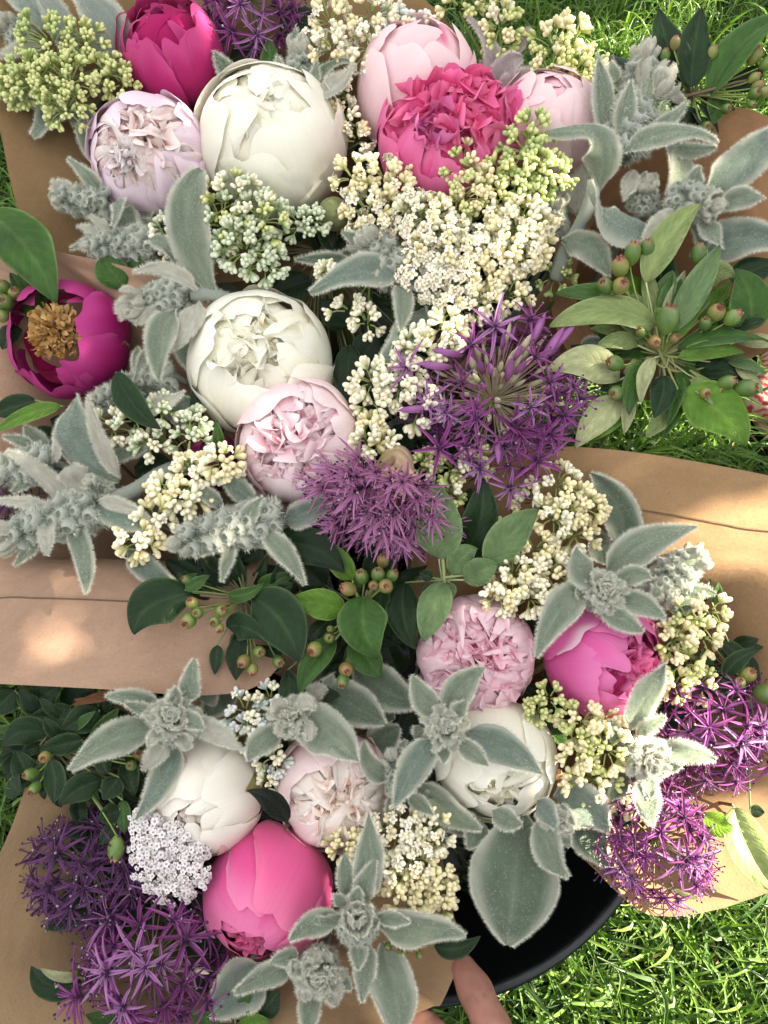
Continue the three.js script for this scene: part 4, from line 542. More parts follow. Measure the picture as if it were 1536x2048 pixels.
peony(15, { label: 'vivid pink closed peony with a dark gap low on its face, lowest of the peonies', c: [537, 1788, -55, 132], axis: [-.22, -.48, .85], sq: .95, col: hot, core: .3, rings: [{ count: 1, t1: .66, w: .80, rs: 1.05, ph: 1.0, round: .42, fr: .04, curl: .02, cup: -.01, ca: lin('#ee679f'), ce: lin('#f48fb4'), spiral: .04 }, { count: 1, t1: .58, w: .62, rs: 1.03, ph: 2.35, round: .42, fr: .05, curl: .02, ce: lin('#f29ac0'), spiral: .03 }, { count: 1, t1: .62, w: .50, rs: 1.05, ph: 3.35, fr: .05, curl: -.03 }, { count: 1, t1: .46, w: .74, rs: 1.02, ph: -.25, round: .4, fr: .04, curl: .01, ca: lin('#e8629f'), ce: lin('#f29ac0') }, { count: 1, t1: .78, w: .66, rs: 1.04, ph: -1.5, fr: .05, curl: .01, ce: lin('#f29ac0') }, { count: 1, t1: .66, w: .5, rs: 1.03, ph: -2.3, fr: .05 }, { count: 5, t1: .32, w: .80, rs: .99, ph: 1.3, fr: .05, j: .25, spiral: .04, ca: lin('#e463a2') }, { count: 5, t1: .26, w: .60, rs: .96, ph: .7, fr: .05, j: .25, curl: -.06 }], ruffles: [{ n: 18, t: .44, r: .86, w: .42, fr: .1 }] });
peony(16, { label: 'dark wine-red peony bud half hidden beside the shell-pink peony', c: [425, 925, -95, 62], axis: [.1, .3, .95], sq: 1.1, col: PC('#6a1c48', '#4a1838', '#7d2a58', '#5a1440', '#3a0a26'), rings: [{ count: 4, t1: .1, w: 1, rs: 1 }, { count: 3, t1: -.1, w: .7, rs: .95 }] });
peony(17, { label: 'round green peony bud under the lower edge of the big white globe', c: [668, 428, -70, 34], axis: [.2, -.2, .95], sq: 1.05, col: PC('#8f9a68', '#7d8c50', '#a9ac7c', '#9aa06a', '#6f7a44'), rings: [{ count: 4, t1: .05, w: 1, rs: 1, fr: .01 }, { count: 3, t1: -.1, w: .8, rs: .96 }] });

// ---------- lamb's ear ----------
const PINKF = lin('#b7a9a6');
lamb(1, { label: "cluster of broad pale lamb's ear leaves in the top left corner", head: [[60, 95, -60], [10, 45, -20], 34], out: [.3, -.6, -.7], c: lin('#9daba0'), leaves: [[250, 170, -60, 135, -30, -10, 105, { m: [18, -20, 8] }], [150, 130, -40, 60, -40, -10, 60, { m: [10, -10, 10] }], [240, 120, -55, 205, -30, -20, 70], [110, 70, -30, -10, -30, 0, 55, { m: [0, -14, 10] }], [95, 95, -30, -15, 110, -10, 40, { c: 'pale' }], [110, 210, -50, -5, 190, -25, 44], [350, 20, -60, 270, -40, -40, 60, { c: 'blue' }]] });
lamb(2, { label: "blue-grey lamb's ear leaves hanging under the lime-green buds, over the brown paper", base: [190, 170, -80], leaves: [[150, 195, -60, 62, 272, -25, 74, { m: [-4, 8, 8], c: 'blue' }], [150, 215, -62, 190, 268, -40, 60, { c: 'blue' }], [90, 185, -60, 8, 205, -30, 46, { c: 'pale' }], [205, 330, -70, 168, 225, -35, 42, { m: [-14, 0, 4] }], [230, 300, -80, 240, 240, -70, 50]] });
lamb(3, { label: "knobbly lamb's ear spike pointing left below the lilac-pink peony", head: [[215, 408, -40], [108, 396, -10], 31], bump: .40, bracts: 12, leaves: [[200, 388, -30, 133, 312, 15, 34, { m: [10, 6, 6] }], [150, 378, -5, 100, 362, 8, 22, { c: 'pale' }], [235, 400, -25, 222, 452, 25, 32, { m: [14, -6, 14], c: 'blue', tw: .6 }], [180, 410, 10, 178, 395, 45, 26], [250, 470, -50, 265, 410, -30, 70]] });
lamb(4, { label: "woolly grey lamb's ear spike lying beside the brown paper edge", head: [[305, 488, -30], [165, 490, 0], 34], bump: .34, leaves: [[222, 470, -10, 178, 428, 20, 26, { c: 'pale' }], [215, 465, -10, 152, 452, 10, 24, { c: 'pale' }], [200, 480, -12, 138, 496, 0, 24, { c: 'blue' }], [298, 480, 0, 348, 524, 8, 32, { m: [8, -8, 10] }], [320, 470, -60, 260, 440, -60, 50]] });
lamb(5, { label: "woolly lamb's ear shoot with one tall upright curved leaf, left of the middle white peony", head: [[372, 590, -10], [268, 606, 25], 34], bump: .36, bracts: 14, bl: 1.5, leaves: [[432, 590, -10, 404, 340, 50, 80, { p: 'strap', m: [-40, -8, 16], f: .35, edge: .3, n: [.25, .1, 1], n1: [.1, .1, 1] }], [395, 585, 10, 262, 545, 35, 34, { m: [10, -22, 8], c: 'pale' }], [285, 600, 20, 246, 642, 40, 34, { m: [-16, -6, 8], c: 'pale' }], [352, 618, 20, 318, 764, 45, 66, { m: [-14, -10, 10] }], [398, 598, 10, 338, 700, 20, 58, { c: 'pale', m: [10, 10, 6] }], [300, 690, -20, 268, 764, 0, 24], [320, 612, 25, 270, 652, 30, 26, { c: 'pale' }], [365, 640, -40, 380, 745, -30, 70]], stalks: [[13, [460, 600, -40], [425, 590, -15], [380, 588, -5]]] });
lamb(6, { label: "grey lamb's ear spike squeezed between the magenta peony and the middle white peony", head: [[345, 750, -50], [175, 815, -10], 36], bump: .36, leaves: [[290, 802, 0, 370, 780, 15, 32, { m: [4, 14, 8], c: 'pale' }], [330, 830, -60, 385, 800, -40, 90, { c: 'blue' }], [340, 720, -40, 300, 770, -20, 44], [275, 690, -30, 272, 760, -5, 22]] });
lamb(7, { label: "large blue-grey bent lamb's ear leaf over a thick woolly stem, below the magenta peony", base: [255, 975, -20], out: [.8, .25, -.3], leaves: [[240, 965, 0, 148, 782, 55, 112, { m: [-38, 10, 18], f: -.25, n: [-.35, .05, 1], n1: [-.45, .3, 1], c: 'blue', edge: .05 }], [243, 960, 4, 176, 790, 62, 34, { m: [-6, 6, 16], c: 'pale', n: [.7, 0, .8] }], [175, 985, -10, 130, 935, 15, 82, { c: 'pale', m: [-4, -8, 8] }], [255, 905, -30, 300, 893, -25, 36, { c: 'pale' }], [200, 920, -20, 295, 897, -10, 32]], stalks: [[17, [395, 925, -60], [320, 950, -30], [250, 990, -10], [205, 1000, -5]]], head: [[215, 985, -5], [180, 965, 28], 22], bracts: 8 });
lamb(8, { label: "lamb's ear spike pointing left at the frame edge, crossed by a long pale leaf", head: [[110, 925, -10], [-20, 945, 10], 38], bump: .38, leaves: [[140, 1015, 0, 12, 900, 45, 40, { m: [8, -12, 10], c: 'pale', f: -.2 }], [100, 925, 10, 106, 872, 40, 22, { m: [14, 0, 4], c: 'pale' }], [70, 890, 0, 4, 872, 20, 26], [95, 905, -20, 45, 850, -15, 46], [62, 960, 5, 22, 986, 20, 26], [60, 930, -10, -20, 975, 0, 36]] });
lamb(9, { label: "long knobbly lamb's ear spike at the left edge, over the kraft paper", head: [[195, 1012, 10], [0, 1080, 40], 40], bump: .40, bracts: 14, bl: 1.3, leaves: [[115, 1028, 30, -8, 1003, 50, 30, { m: [0, -10, 8], c: 'pale' }], [100, 1040, 45, 96, 1112, 60, 42, { c: 'pale', m: [0, -4, 10] }], [78, 1085, 25, 26, 1132, 30, 26], [142, 1040, 15, 170, 1190, 45, 52, { m: [16, -6, 10] }], [190, 1008, 15, 312, 1054, 40, 66, { m: [6, 2, 14], f: .25, c: 'blue' }], [192, 1002, 22, 308, 1048, 44, 28, { m: [6, -12, 14], c: 'pale' }]] });
lamb(10, { label: "thick pale lamb's ear spike in the centre left, beside the fluffy purple flower", head: [[562, 1038, 0], [350, 1070, 35], 45], bump: .36, bend: [0, -.2, .2], bracts: 10, bl: .8, leaves: [[448, 1008, 10, 402, 962, 35, 34, { m: [-8, 6, 4] }], [505, 1010, -5, 428, 950, 15, 50, { m: [8, -6, 6], c: 'blue' }], [500, 1050, 40, 528, 994, 60, 40, { m: [-10, 0, 6] }], [466, 1085, 25, 443, 1166, 45, 28], [522, 1060, 25, 610, 1172, 50, 46, { m: [6, -8, 12] }], [418, 1090, 30, 400, 1112, 40, 24], [390, 1085, 30, 366, 1112, 38, 20], [565, 1040, -5, 672, 985, 25, 62, { m: [0, 10, 8], c: 'blue' }], [250, 1095, -20, 360, 1176, -5, 56, { m: [0, 8, 8], c: 'blue' }], [400, 1060, 15, 372, 1026, 30, 26, { c: 'pale' }]] });
lamb(11, { label: "lamb's ear rosette behind the large white globe peony, near the top", head: [[592, 185, -50], [602, 98, -15], 30], bracts: 14, bl: 1.2, leaves: [[505, 185, -50, 428, 104, -15, 50, { m: [-6, 8, 6], c: 'dark' }], [500, 170, -45, 447, 132, -25, 30], [622, 192, -20, 710, 128, 25, 48, { m: [4, 16, 10], c: 'pale' }], [630, 165, -35, 705, 124, 5, 34, { m: [-6, -8, 6], c: 'dark' }], [588, 120, -40, 592, 52, -25, 30], [565, 170, -25, 555, 108, -5, 26], [625, 180, -15, 634, 120, 0, 24]] });
lamb(12, { label: "pinkish grey lamb's ear leaves standing up behind the hot pink peony", base: [985, 190, -70], c: PINKF, rim: lin('#dccfca'), leaves: [[978, 180, -55, 934, 34, -5, 42, { m: [24, -4, 8] }], [985, 185, -50, 1046, 108, -10, 62, { m: [-4, -8, 6] }], [990, 185, -45, 1080, 150, -10, 40, { m: [0, -8, 8] }], [1032, 110, -40, 1058, 52, -20, 22], [970, 175, -60, 962, 120, -40, 24]] });
lamb(13, { label: "tallest lamb's ear spike, upright between the pale peony and the upper right leaves", head: [[1228, 300, 0], [1315, 165, 40], 58], bump: .30, bracts: 14, bl: 1.1, gaps: true, leaves: [[1212, 290, 20, 1198, 104, 60, 48, { m: [-4, 0, 8], f: .5 }], [1238, 280, 45, 1264, 158, 85, 44, { m: [-2, 0, 8] }], [1240, 312, 45, 1438, 288, 60, 54, { m: [0, -26, 14] }], [1285, 268, 40, 1376, 200, 60, 32, { m: [6, 8, 4] }], [1345, 205, -10, 1360, 180, 0, 44, { c: 'pale' }], [1290, 210, 40, 1300, 130, 60, 30], [1345, 470, -40, 1335, 250, -10, 82, { m: [20, -6, 6] }], [1340, 300, -20, 1435, 295, 0, 34, { m: [0, 6, 4] }], [1230, 165, 0, 1222, 120, 10, 30]] });
lamb(14, { label: "second lamb's ear head peeking over the tallest spike", head: [[1265, 200, -20], [1292, 108, 5], 34], bracts: 16, bl: 1.3, bump: .30, leaves: [[1250, 190, -20, 1222, 140, -5, 26], [1310, 170, -20, 1335, 140, -10, 22]] });
lamb(15, { label: "hooded and cupped lamb's ear leaves on a pale stem, right of the pale pink peony", base: [1150, 470, -40], leaves: [[1195, 385, 10, 1092, 262, 70, 86, { m: [42, -36, 18], n: [-.2, .5, 1], n1: [-.3, .9, .6], f: .2 }], [1335, 470, 5, 1196, 362, 50, 118, { m: [-52, 34, 24], n: [-.1, .5, 1], n1: [.9, -.1, .3], f: .12, c: 'blue' }], [1120, 480, -10, 1218, 552, 20, 70, { m: [12, -14, 8] }], [1268, 340, 0, 1250, 404, 20, 34, { c: 'pale', tw: .8 }], [1150, 430, -50, 1165, 330, -40, 80, { c: 'pale' }]], stalks: [[14, [1190, 370, 5], [1170, 430, -5], [1130, 500, -30], [1110, 560, -60]]] });
lamb(16, { label: "small greenish lamb's ear bud nestling behind the cupped leaf", head: [[1285, 415, -40], [1290, 375, -5], 32], bracts: 14, bl: 1.1, c: lin('#b3b596') });
lamb(17, { label: "shaded lamb's ear bud to the right of the white open lilac", head: [[1105, 470, -50], [1108, 410, -15], 30], bracts: 14, bl: 1.3, c: lin('#8d9680') });
lamb(18, { label: "lamb's ear star with huge leaf stretching to the right edge above the fruit", head: [[1350, 405, 0], [1425, 412, 50], 42], bump: .30, bracts: 12, bl: .9, leaves: [[1405, 385, 0, 1556, 245, 50, 92, { m: [14, 6, 10], c: 'blue' }], [1432, 412, 25, 1530, 396, 55, 50, { m: [0, -4, 8] }], [1385, 385, 15, 1402, 330, 45, 38, { m: [-6, 0, 4] }], [1360, 425, 20, 1282, 488, 55, 42, { c: 'pale', m: [-4, -6, 6] }], [1400, 440, 15, 1444, 498, 40, 50], [1375, 520, -40, 1580, 500, 10, 96, { m: [0, -30, 12], c: 'blue' }], [1390, 440, -10, 1410, 520, 0, 40]] });
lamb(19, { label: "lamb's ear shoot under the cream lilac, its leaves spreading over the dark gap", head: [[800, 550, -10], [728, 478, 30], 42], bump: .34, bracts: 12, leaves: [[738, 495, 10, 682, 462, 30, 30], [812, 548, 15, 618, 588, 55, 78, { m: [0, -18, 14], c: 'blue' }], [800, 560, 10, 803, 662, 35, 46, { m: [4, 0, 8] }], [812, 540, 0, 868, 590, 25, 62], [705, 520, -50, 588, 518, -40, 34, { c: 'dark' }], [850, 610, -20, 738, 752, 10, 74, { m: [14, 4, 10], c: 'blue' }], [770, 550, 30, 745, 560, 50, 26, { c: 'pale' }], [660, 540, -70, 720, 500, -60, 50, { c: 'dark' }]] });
lamb(20, { label: "lamb's ear star over the orchid-pink peony, one broad leaf reaching up right", head: [[1200, 1185, 30], [1212, 1178, 88], 38], bump: .26, bracts: 12, bl: 1.1, leaves: [[1188, 1165, 60, 1152, 1092, 75, 66, { m: [-14, 6, 12] }], [1210, 1150, 40, 1396, 1054, 70, 78, { m: [-16, -16, 12] }], [1225, 1165, 60, 1302, 1158, 85, 42, { m: [6, -12, 8] }], [1235, 1195, 60, 1332, 1240, 85, 52, { m: [0, -8, 8] }], [1195, 1205, 55, 1288, 1264, 80, 50, { m: [0, 4, 8] }], [1172, 1180, 45, 1072, 1318, 90, 76, { m: [-8, -26, 14] }], [1165, 1195, 50, 1152, 1175, 75, 30]] });
lamb(21, { label: "lamb's ear spike leaning against the paper below the sun spot", head: [[1300, 1195, -40], [1400, 1105, -5], 42], bump: .30, bracts: 14, gaps: true, leaves: [[1365, 1175, -10, 1434, 1188, 10, 30], [1318, 1170, -10, 1308, 1196, 15, 34], [1330, 1215, -40, 1400, 1205, -30, 40, { c: 'dark' }]] });
lamb(22, { label: "lamb's ear star between the candy-pink and the downward-opening white peony", head: [[888, 1462, 45], [895, 1450, 105], 38], bump: .26, bracts: 12, leaves: [[872, 1432, 70, 824, 1348, 85, 56, { m: [-2, 4, 8] }], [895, 1425, 70, 972, 1334, 95, 66, { m: [-12, -8, 8] }], [905, 1435, 85, 934, 1398, 100, 34], [868, 1475, 65, 788, 1614, 90, 70, { m: [-4, -8, 10], c: 'blue' }], [885, 1490, 75, 886, 1528, 95, 34], [925, 1465, 65, 1082, 1546, 95, 80, { m: [4, -12, 12], c: 'blue' }], [915, 1480, 80, 978, 1532, 100, 42], [840, 1450, 20, 830, 1480, 30, 30]] });
lamb(23, { label: "lamb's ear star with a pinkish knobbly centre below the kraft paper's bottom edge", head: [[350, 1452, 20], [342, 1430, 80], 50], bump: .24, bracts: 12, bl: .9, leaves: [[368, 1405, 50, 388, 1315, 70, 48, { m: [6, 0, 6] }], [350, 1412, 60, 352, 1372, 85, 28], [322, 1410, 40, 208, 1394, 60, 38, { m: [0, -10, 8] }], [312, 1428, 50, 248, 1404, 75, 30], [315, 1455, 30, 138, 1542, 55, 78, { m: [-6, -16, 10] }], [335, 1478, 50, 283, 1542, 75, 46, { c: 'pale' }], [358, 1485, 30, 268, 1642, 55, 60, { m: [10, 0, 8], c: 'blue' }], [385, 1440, 50, 486, 1498, 70, 48, { c: 'pale', m: [0, -6, 8] }], [370, 1432, 70, 408, 1458, 90, 36], [320, 1465, 55, 292, 1488, 75, 26], [400, 1400, -40, 440, 1370, -30, 60]] });
lamb(24, { label: "young lamb's ear tip with thick curled leaves around a green centre, above the blush peony", head: [[590, 1445, 10], [582, 1430, 60], 34], bump: .30, bracts: 10, bl: 1.2, leaves: [[575, 1455, 30, 498, 1522, 65, 58, { m: [-14, -6, 10] }], [605, 1440, 25, 718, 1518, 70, 112, { m: [0, -16, 14] }], [640, 1395, -30, 772, 1450, 0, 108, { m: [0, -14, 8], c: 'dark' }], [565, 1420, 50, 548, 1395, 75, 34, { c: 'pale', th: 12 }], [590, 1410, 50, 628, 1422, 75, 32, { c: 'pale', th: 12, m: [6, -14, 6] }], [612, 1445, 50, 612, 1480, 75, 30, { c: 'pale', th: 12, m: [8, 0, 6] }], [565, 1450, 55, 550, 1470, 75, 30, { c: 'pale', th: 12 }], [610, 1390, -10, 655, 1375, 10, 40, { c: 'pale', th: 12 }], [640, 1395, -20, 665, 1345, 0, 36, { th: 12 }]] });
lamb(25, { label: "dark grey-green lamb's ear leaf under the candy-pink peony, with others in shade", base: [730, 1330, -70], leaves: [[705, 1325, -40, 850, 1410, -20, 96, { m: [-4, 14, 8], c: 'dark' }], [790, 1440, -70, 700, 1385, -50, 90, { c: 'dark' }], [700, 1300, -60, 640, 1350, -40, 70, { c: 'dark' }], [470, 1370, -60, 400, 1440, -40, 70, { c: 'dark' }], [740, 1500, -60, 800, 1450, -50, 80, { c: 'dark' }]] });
lamb(26, { label: "twisted lamb's ear shoot wedged between the blush peony and the creamy white one", head: [[800, 1590, 0], [785, 1515, 35], 24], bump: .34, bracts: 10, bl: 1.4, leaves: [[775, 1560, 15, 728, 1480, 50, 46, { m: [-10, 6, 8] }], [778, 1560, 10, 800, 1492, 30, 26, { m: [-6, 0, 4] }], [800, 1500, 20, 812, 1480, 30, 20], [785, 1590, 5, 778, 1650, 25, 30], [815, 1590, 10, 868, 1630, 35, 34], [830, 1560, -20, 965, 1660, 10, 66, { m: [0, 10, 8] }], [820, 1610, -30, 900, 1690, -10, 60, { c: 'dark' }]] });
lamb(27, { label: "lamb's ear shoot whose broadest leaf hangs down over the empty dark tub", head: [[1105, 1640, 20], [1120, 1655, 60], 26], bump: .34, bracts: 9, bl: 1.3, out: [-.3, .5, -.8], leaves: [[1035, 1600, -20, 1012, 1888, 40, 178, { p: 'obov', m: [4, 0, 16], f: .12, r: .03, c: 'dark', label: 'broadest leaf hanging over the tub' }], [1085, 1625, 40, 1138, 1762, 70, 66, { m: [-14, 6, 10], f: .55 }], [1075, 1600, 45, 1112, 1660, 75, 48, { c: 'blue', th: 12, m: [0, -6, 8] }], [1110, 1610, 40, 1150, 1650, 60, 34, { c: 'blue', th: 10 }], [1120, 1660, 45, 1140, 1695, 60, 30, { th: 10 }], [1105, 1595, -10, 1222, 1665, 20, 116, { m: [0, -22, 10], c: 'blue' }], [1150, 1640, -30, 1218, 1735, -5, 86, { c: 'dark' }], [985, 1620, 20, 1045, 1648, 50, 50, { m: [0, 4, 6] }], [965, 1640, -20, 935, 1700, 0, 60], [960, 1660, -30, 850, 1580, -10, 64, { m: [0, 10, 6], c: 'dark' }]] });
lamb(28, { label: "lamb's ear star between the lilac buds and the purple alliums on the right", head: [[1280, 1505, 20], [1305, 1530, 72], 40], bump: .28, bracts: 12, leaves: [[1258, 1460, 40, 1332, 1325, 75, 66, { m: [-6, -4, 10] }], [1270, 1470, 45, 1332, 1432, 70, 36, { m: [0, -4, 6] }], [1315, 1500, 50, 1432, 1520, 80, 50, { m: [0, -8, 8] }], [1310, 1530, 55, 1365, 1532, 75, 30], [1290, 1550, 45, 1310, 1655, 75, 56, { m: [-8, 0, 8] }], [1300, 1555, 55, 1300, 1600, 75, 34], [1250, 1540, 10, 1222, 1600, 25, 56, { c: 'dark' }], [1240, 1490, 20, 1222, 1440, 40, 34]] });
lamb(29, { label: "large lamb's ear star over the vivid pink peony, with a leaf reaching the tub edge", head: [[715, 1850, 50], [714, 1838, 110], 42], bump: .22, bracts: 12, bl: .95, leaves: [[728, 1800, 70, 738, 1622, 95, 64, { m: [6, 0, 8] }], [702, 1795, 65, 688, 1708, 85, 50], [725, 1805, 80, 754, 1718, 100, 46, { m: [-8, 0, 6] }], [685, 1835, 70, 578, 1882, 100, 54, { m: [-6, -14, 8] }], [688, 1842, 80, 618, 1838, 100, 34], [755, 1855, 70, 932, 1866, 95, 78, { m: [0, -12, 10] }], [750, 1838, 85, 822, 1846, 100, 32, { m: [0, -8, 6] }], [718, 1880, 75, 716, 1942, 95, 40], [735, 1880, 65, 724, 2008, 85, 50], [760, 1880, 50, 800, 2090, 80, 100, { m: [10, 0, 8] }], [690, 1812, 75, 668, 1785, 90, 28], [705, 1808, 95, 722, 1772, 110, 30], [735, 1850, 95, 760, 1838, 110, 28]] });
lamb(30, { label: "lowest lamb's ear head at the bottom edge, beneath the larger star", head: [[638, 1940, 20], [636, 1955, 70], 46], bump: .26, bracts: 12, leaves: [[600, 1925, 30, 466, 1990, 60, 58, { m: [-4, -12, 10] }], [598, 1912, 45, 540, 1928, 60, 38, { m: [0, -8, 4] }], [622, 1975, 35, 614, 2075, 60, 50], [672, 1950, 45, 704, 1980, 60, 32], [600, 1950, 50, 584, 1920, 65, 30], [530, 1940, -30, 420, 2030, 0, 120, { c: 'blue', m: [0, -10, 10] }], [560, 1900, -40, 500, 1960, -30, 90, { c: 'dark' }]] });
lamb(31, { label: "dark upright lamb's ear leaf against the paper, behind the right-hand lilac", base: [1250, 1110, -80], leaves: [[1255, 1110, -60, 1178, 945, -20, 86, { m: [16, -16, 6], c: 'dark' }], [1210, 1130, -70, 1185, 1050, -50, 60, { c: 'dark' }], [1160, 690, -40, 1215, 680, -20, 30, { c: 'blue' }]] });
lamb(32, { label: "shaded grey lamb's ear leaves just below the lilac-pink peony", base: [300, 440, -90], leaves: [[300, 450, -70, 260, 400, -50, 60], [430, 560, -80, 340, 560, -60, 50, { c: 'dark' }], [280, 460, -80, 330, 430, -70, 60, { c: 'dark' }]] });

// ---------- lilac ----------
lilac(1, { label: 'lime-green lilac buds in the upper left corner, over the brown paper', tone: ['lime', 'green'], s: 6.4, base: [250, 120, -70], blobs: [[105, 85, 5, 75, 50, 40, 12], [70, 165, 8, 72, 46, 45, 12], [135, 165, 12, 60, 50, 45, 11], [170, 85, 5, 42, 42, 30, 6], [130, 215, 8, 42, 46, 35, 7], [35, 175, 0, 32, 36, 30, 5]] });
lilac(2, { label: 'small green lilac cluster left of the deep magenta peony', tone: ['green'], s: 6.6, base: [270, 140, -80], blobs: [[215, 145, -5, 34, 36, 25], [245, 165, -15, 30, 32, 25]] });
lilac(3, { label: 'pale green lilac buds below the large white globe, right of the tall curved leaf', tone: ['mint', 'green', 'white'], s: 7.4, base: [520, 520, -110], blobs: [[470, 400, 5, 62, 52, 45], [520, 440, 5, 50, 52, 40], [445, 450, -5, 42, 60, 35], [490, 500, 0, 62, 48, 40], [530, 530, -20, 40, 36, 30]] });
lilac(4, { label: 'small dark green lilac cluster tucked under the right edge of the white globe', tone: ['mint'], s: 7, base: [560, 470, -110], blobs: [[600, 452, -30, 44, 28, 25], [625, 440, -35, 26, 22, 20]] });
lilac(5, { label: 'small pale lilac cluster left of the tall curved lamb\'s ear leaf', tone: ['white', 'mint'], s: 7.2, base: [360, 520, -100], blobs: [[333, 482, -20, 32, 40, 25], [345, 450, -30, 26, 26, 20]] });
lilac(6, { label: 'cream lilac spires standing at the top, right of the purple allium', tone: ['cream', 'white'], s: 8, open: .3, base: [710, 220, -110], blobs: [[662, 45, -10, 40, 48, 30], [665, 95, -10, 34, 34, 28], [742, 30, -10, 44, 42, 34, 0, .35], [745, 95, -10, 46, 52, 34, 0, .5], [765, 150, -20, 38, 34, 28, 0, .6], [625, 90, -30, 22, 26, 20]] });
lilac(7, { label: 'white lilac buds peeping out behind the side-on pale pink peony', tone: ['pale', 'white'], s: 7.6, base: [810, 140, -110], blobs: [[795, 70, -40, 42, 30, 25], [840, 60, -45, 34, 28, 22], [790, 35, -50, 24, 20, 18]] });
lilac(8, { label: 'cream lilac spire touching the top edge, above the pale pink peonies', tone: ['cream', 'white', 'green'], s: 7.6, base: [985, 150, -100], blobs: [[920, 12, -20, 40, 26, 26], [985, 15, -20, 44, 28, 28], [1000, 50, -15, 34, 40, 28], [1000, 90, -30, 30, 22, 22]] });
lilac(9, { label: 'greenish cream lilac cluster against the grass, left of the tallest spike', tone: ['cream', 'green'], s: 6.9, base: [1110, 220, -90], blobs: [[1110, 95, -15, 50, 50, 34], [1145, 80, -15, 36, 44, 30], [1100, 145, -20, 44, 34, 30], [1150, 140, -25, 34, 34, 26], [1195, 150, -35, 26, 34, 22]] });
lilac(10, { label: 'shaded lilac florets between the white globe and the pale pink peony', tone: ['white', 'cream'], s: 7.4, open: .3, base: [690, 300, -120], blobs: [[678, 190, -35, 30, 30, 24], [690, 240, -50, 34, 36, 26, 0, .3], [715, 280, -55, 34, 30, 24, 0, .7]] });
lilac(11, { label: 'cream lilac with open florets, left of the three in the middle of the bunch', tone: ['cream'], s: 7.8, open: .45, base: [790, 460, -90], stalk: '#a8ac72', blobs: [[705, 355, 15, 40, 36, 32], [770, 360, 15, 52, 40, 34, 0, .2], [735, 420, 15, 50, 48, 40, 0, .6], [800, 400, 10, 40, 40, 30, 0, .3], [745, 460, 0, 46, 36, 34, 0, .6]] });
lilac(12, { label: 'ivory lilac full of open florets, central and densest of all', tone: ['cream', 'white'], s: 8, open: .85, base: [880, 560, -90], blobs: [[850, 445, 30, 62, 52, 46, 14], [880, 500, 30, 66, 56, 48, 16], [850, 545, 20, 60, 46, 40, 13], [900, 570, 10, 54, 44, 36, 11], [940, 495, 15, 44, 44, 36, 8, .5]] });
lilac(13, { label: 'white lilac head with mixed buds and florets, right of the densest one', tone: ['white', 'cream'], s: 8.6, open: .5, base: [1010, 540, -90], blobs: [[1040, 450, 30, 62, 44, 40, 13], [1020, 495, 25, 62, 44, 40, 12], [985, 530, 5, 44, 40, 34], [1060, 500, 15, 40, 40, 34]] });
lilac(14, { label: 'pale buds hanging below the dense ivory lilac, above the open allium', tone: ['white', 'cream'], s: 7.8, open: .25, base: [930, 570, -80], blobs: [[965, 600, 15, 44, 36, 30], [920, 620, 5, 44, 34, 30], [1015, 590, 5, 40, 32, 28]] });
lilac(15, { label: 'greenish lilac buds in front of the hot pink peony', tone: ['green', 'cream'], s: 7.2, base: [950, 440, -70], stalk: '#a5ab62', blobs: [[925, 330, 35, 36, 36, 30], [960, 370, 30, 48, 40, 32], [930, 395, 30, 40, 36, 30], [1000, 340, 25, 30, 28, 24], [990, 405, 25, 40, 30, 28], [910, 425, 20, 28, 30, 24]] });
lilac(16, { label: 'yellow-green lilac spire in front of the pale pink closed peony', tone: ['green', 'lime'], s: 7.6, base: [1050, 420, -60], stalk: '#b0b15e', blobs: [[1065, 260, 45, 38, 32, 28], [1050, 300, 45, 46, 38, 34], [1075, 340, 40, 50, 36, 34], [1035, 355, 35, 38, 34, 30], [1110, 350, 30, 32, 26, 24], [1060, 390, 25, 42, 30, 28]] });
lilac(17, { label: "few white buds under the lamb's ear leaf in the dark central gap", tone: ['white'], s: 7, base: [740, 560, -100], blobs: [[700, 620, -10, 40, 24, 22], [735, 645, -10, 30, 30, 24], [655, 545, -40, 18, 16, 14]] });
lilac(18, { label: 'white lilac buds left of the open allium, upper of two', tone: ['white'], s: 9, open: .1, base: [900, 740, -70], blobs: [[895, 655, 15, 34, 30, 28], [870, 690, 15, 44, 32, 30], [825, 700, 10, 34, 34, 28]] });
lilac(19, { label: 'loose white lilac buds beside the shell-pink peony, lower of two', tone: ['white'], s: 9, open: .08, base: [850, 830, -70], blobs: [[745, 765, 15, 40, 36, 30], [800, 770, 15, 42, 34, 30], [840, 815, 15, 36, 38, 30], [745, 805, 5, 36, 26, 24], [775, 740, 0, 26, 22, 20]] });
lilac(20, { label: 'small cream buds touching the right side of the shell-pink peony', tone: ['white', 'cream'], s: 8.2, base: [790, 920, -60], blobs: [[735, 880, 15, 26, 30, 22], [770, 895, 5, 28, 26, 22], [745, 850, 0, 22, 20, 18]] });
lilac(21, { label: 'pale buds hanging below the open allium, over the paper edge', tone: ['white', 'green'], s: 7.4, base: [900, 900, -80], blobs: [[905, 935, -5, 50, 30, 28], [900, 985, -5, 26, 26, 22], [950, 930, -10, 34, 28, 24], [850, 930, -20, 22, 26, 20]] });
lilac(22, { label: 'sparse greenish-white buds between the magenta peony and the shell-pink one', tone: ['mint', 'white'], s: 7.8, base: [330, 880, -70], blobs: [[225, 855, 0, 40, 30, 26], [270, 840, 5, 40, 34, 28], [320, 820, 0, 28, 28, 22], [300, 890, -5, 30, 28, 22]] });
lilac(23, { label: 'small greenish bud cluster below the middle white peony', tone: ['mint'], s: 7.4, base: [400, 900, -80], blobs: [[378, 875, -10, 34, 40, 26], [395, 845, -20, 22, 22, 18]] });
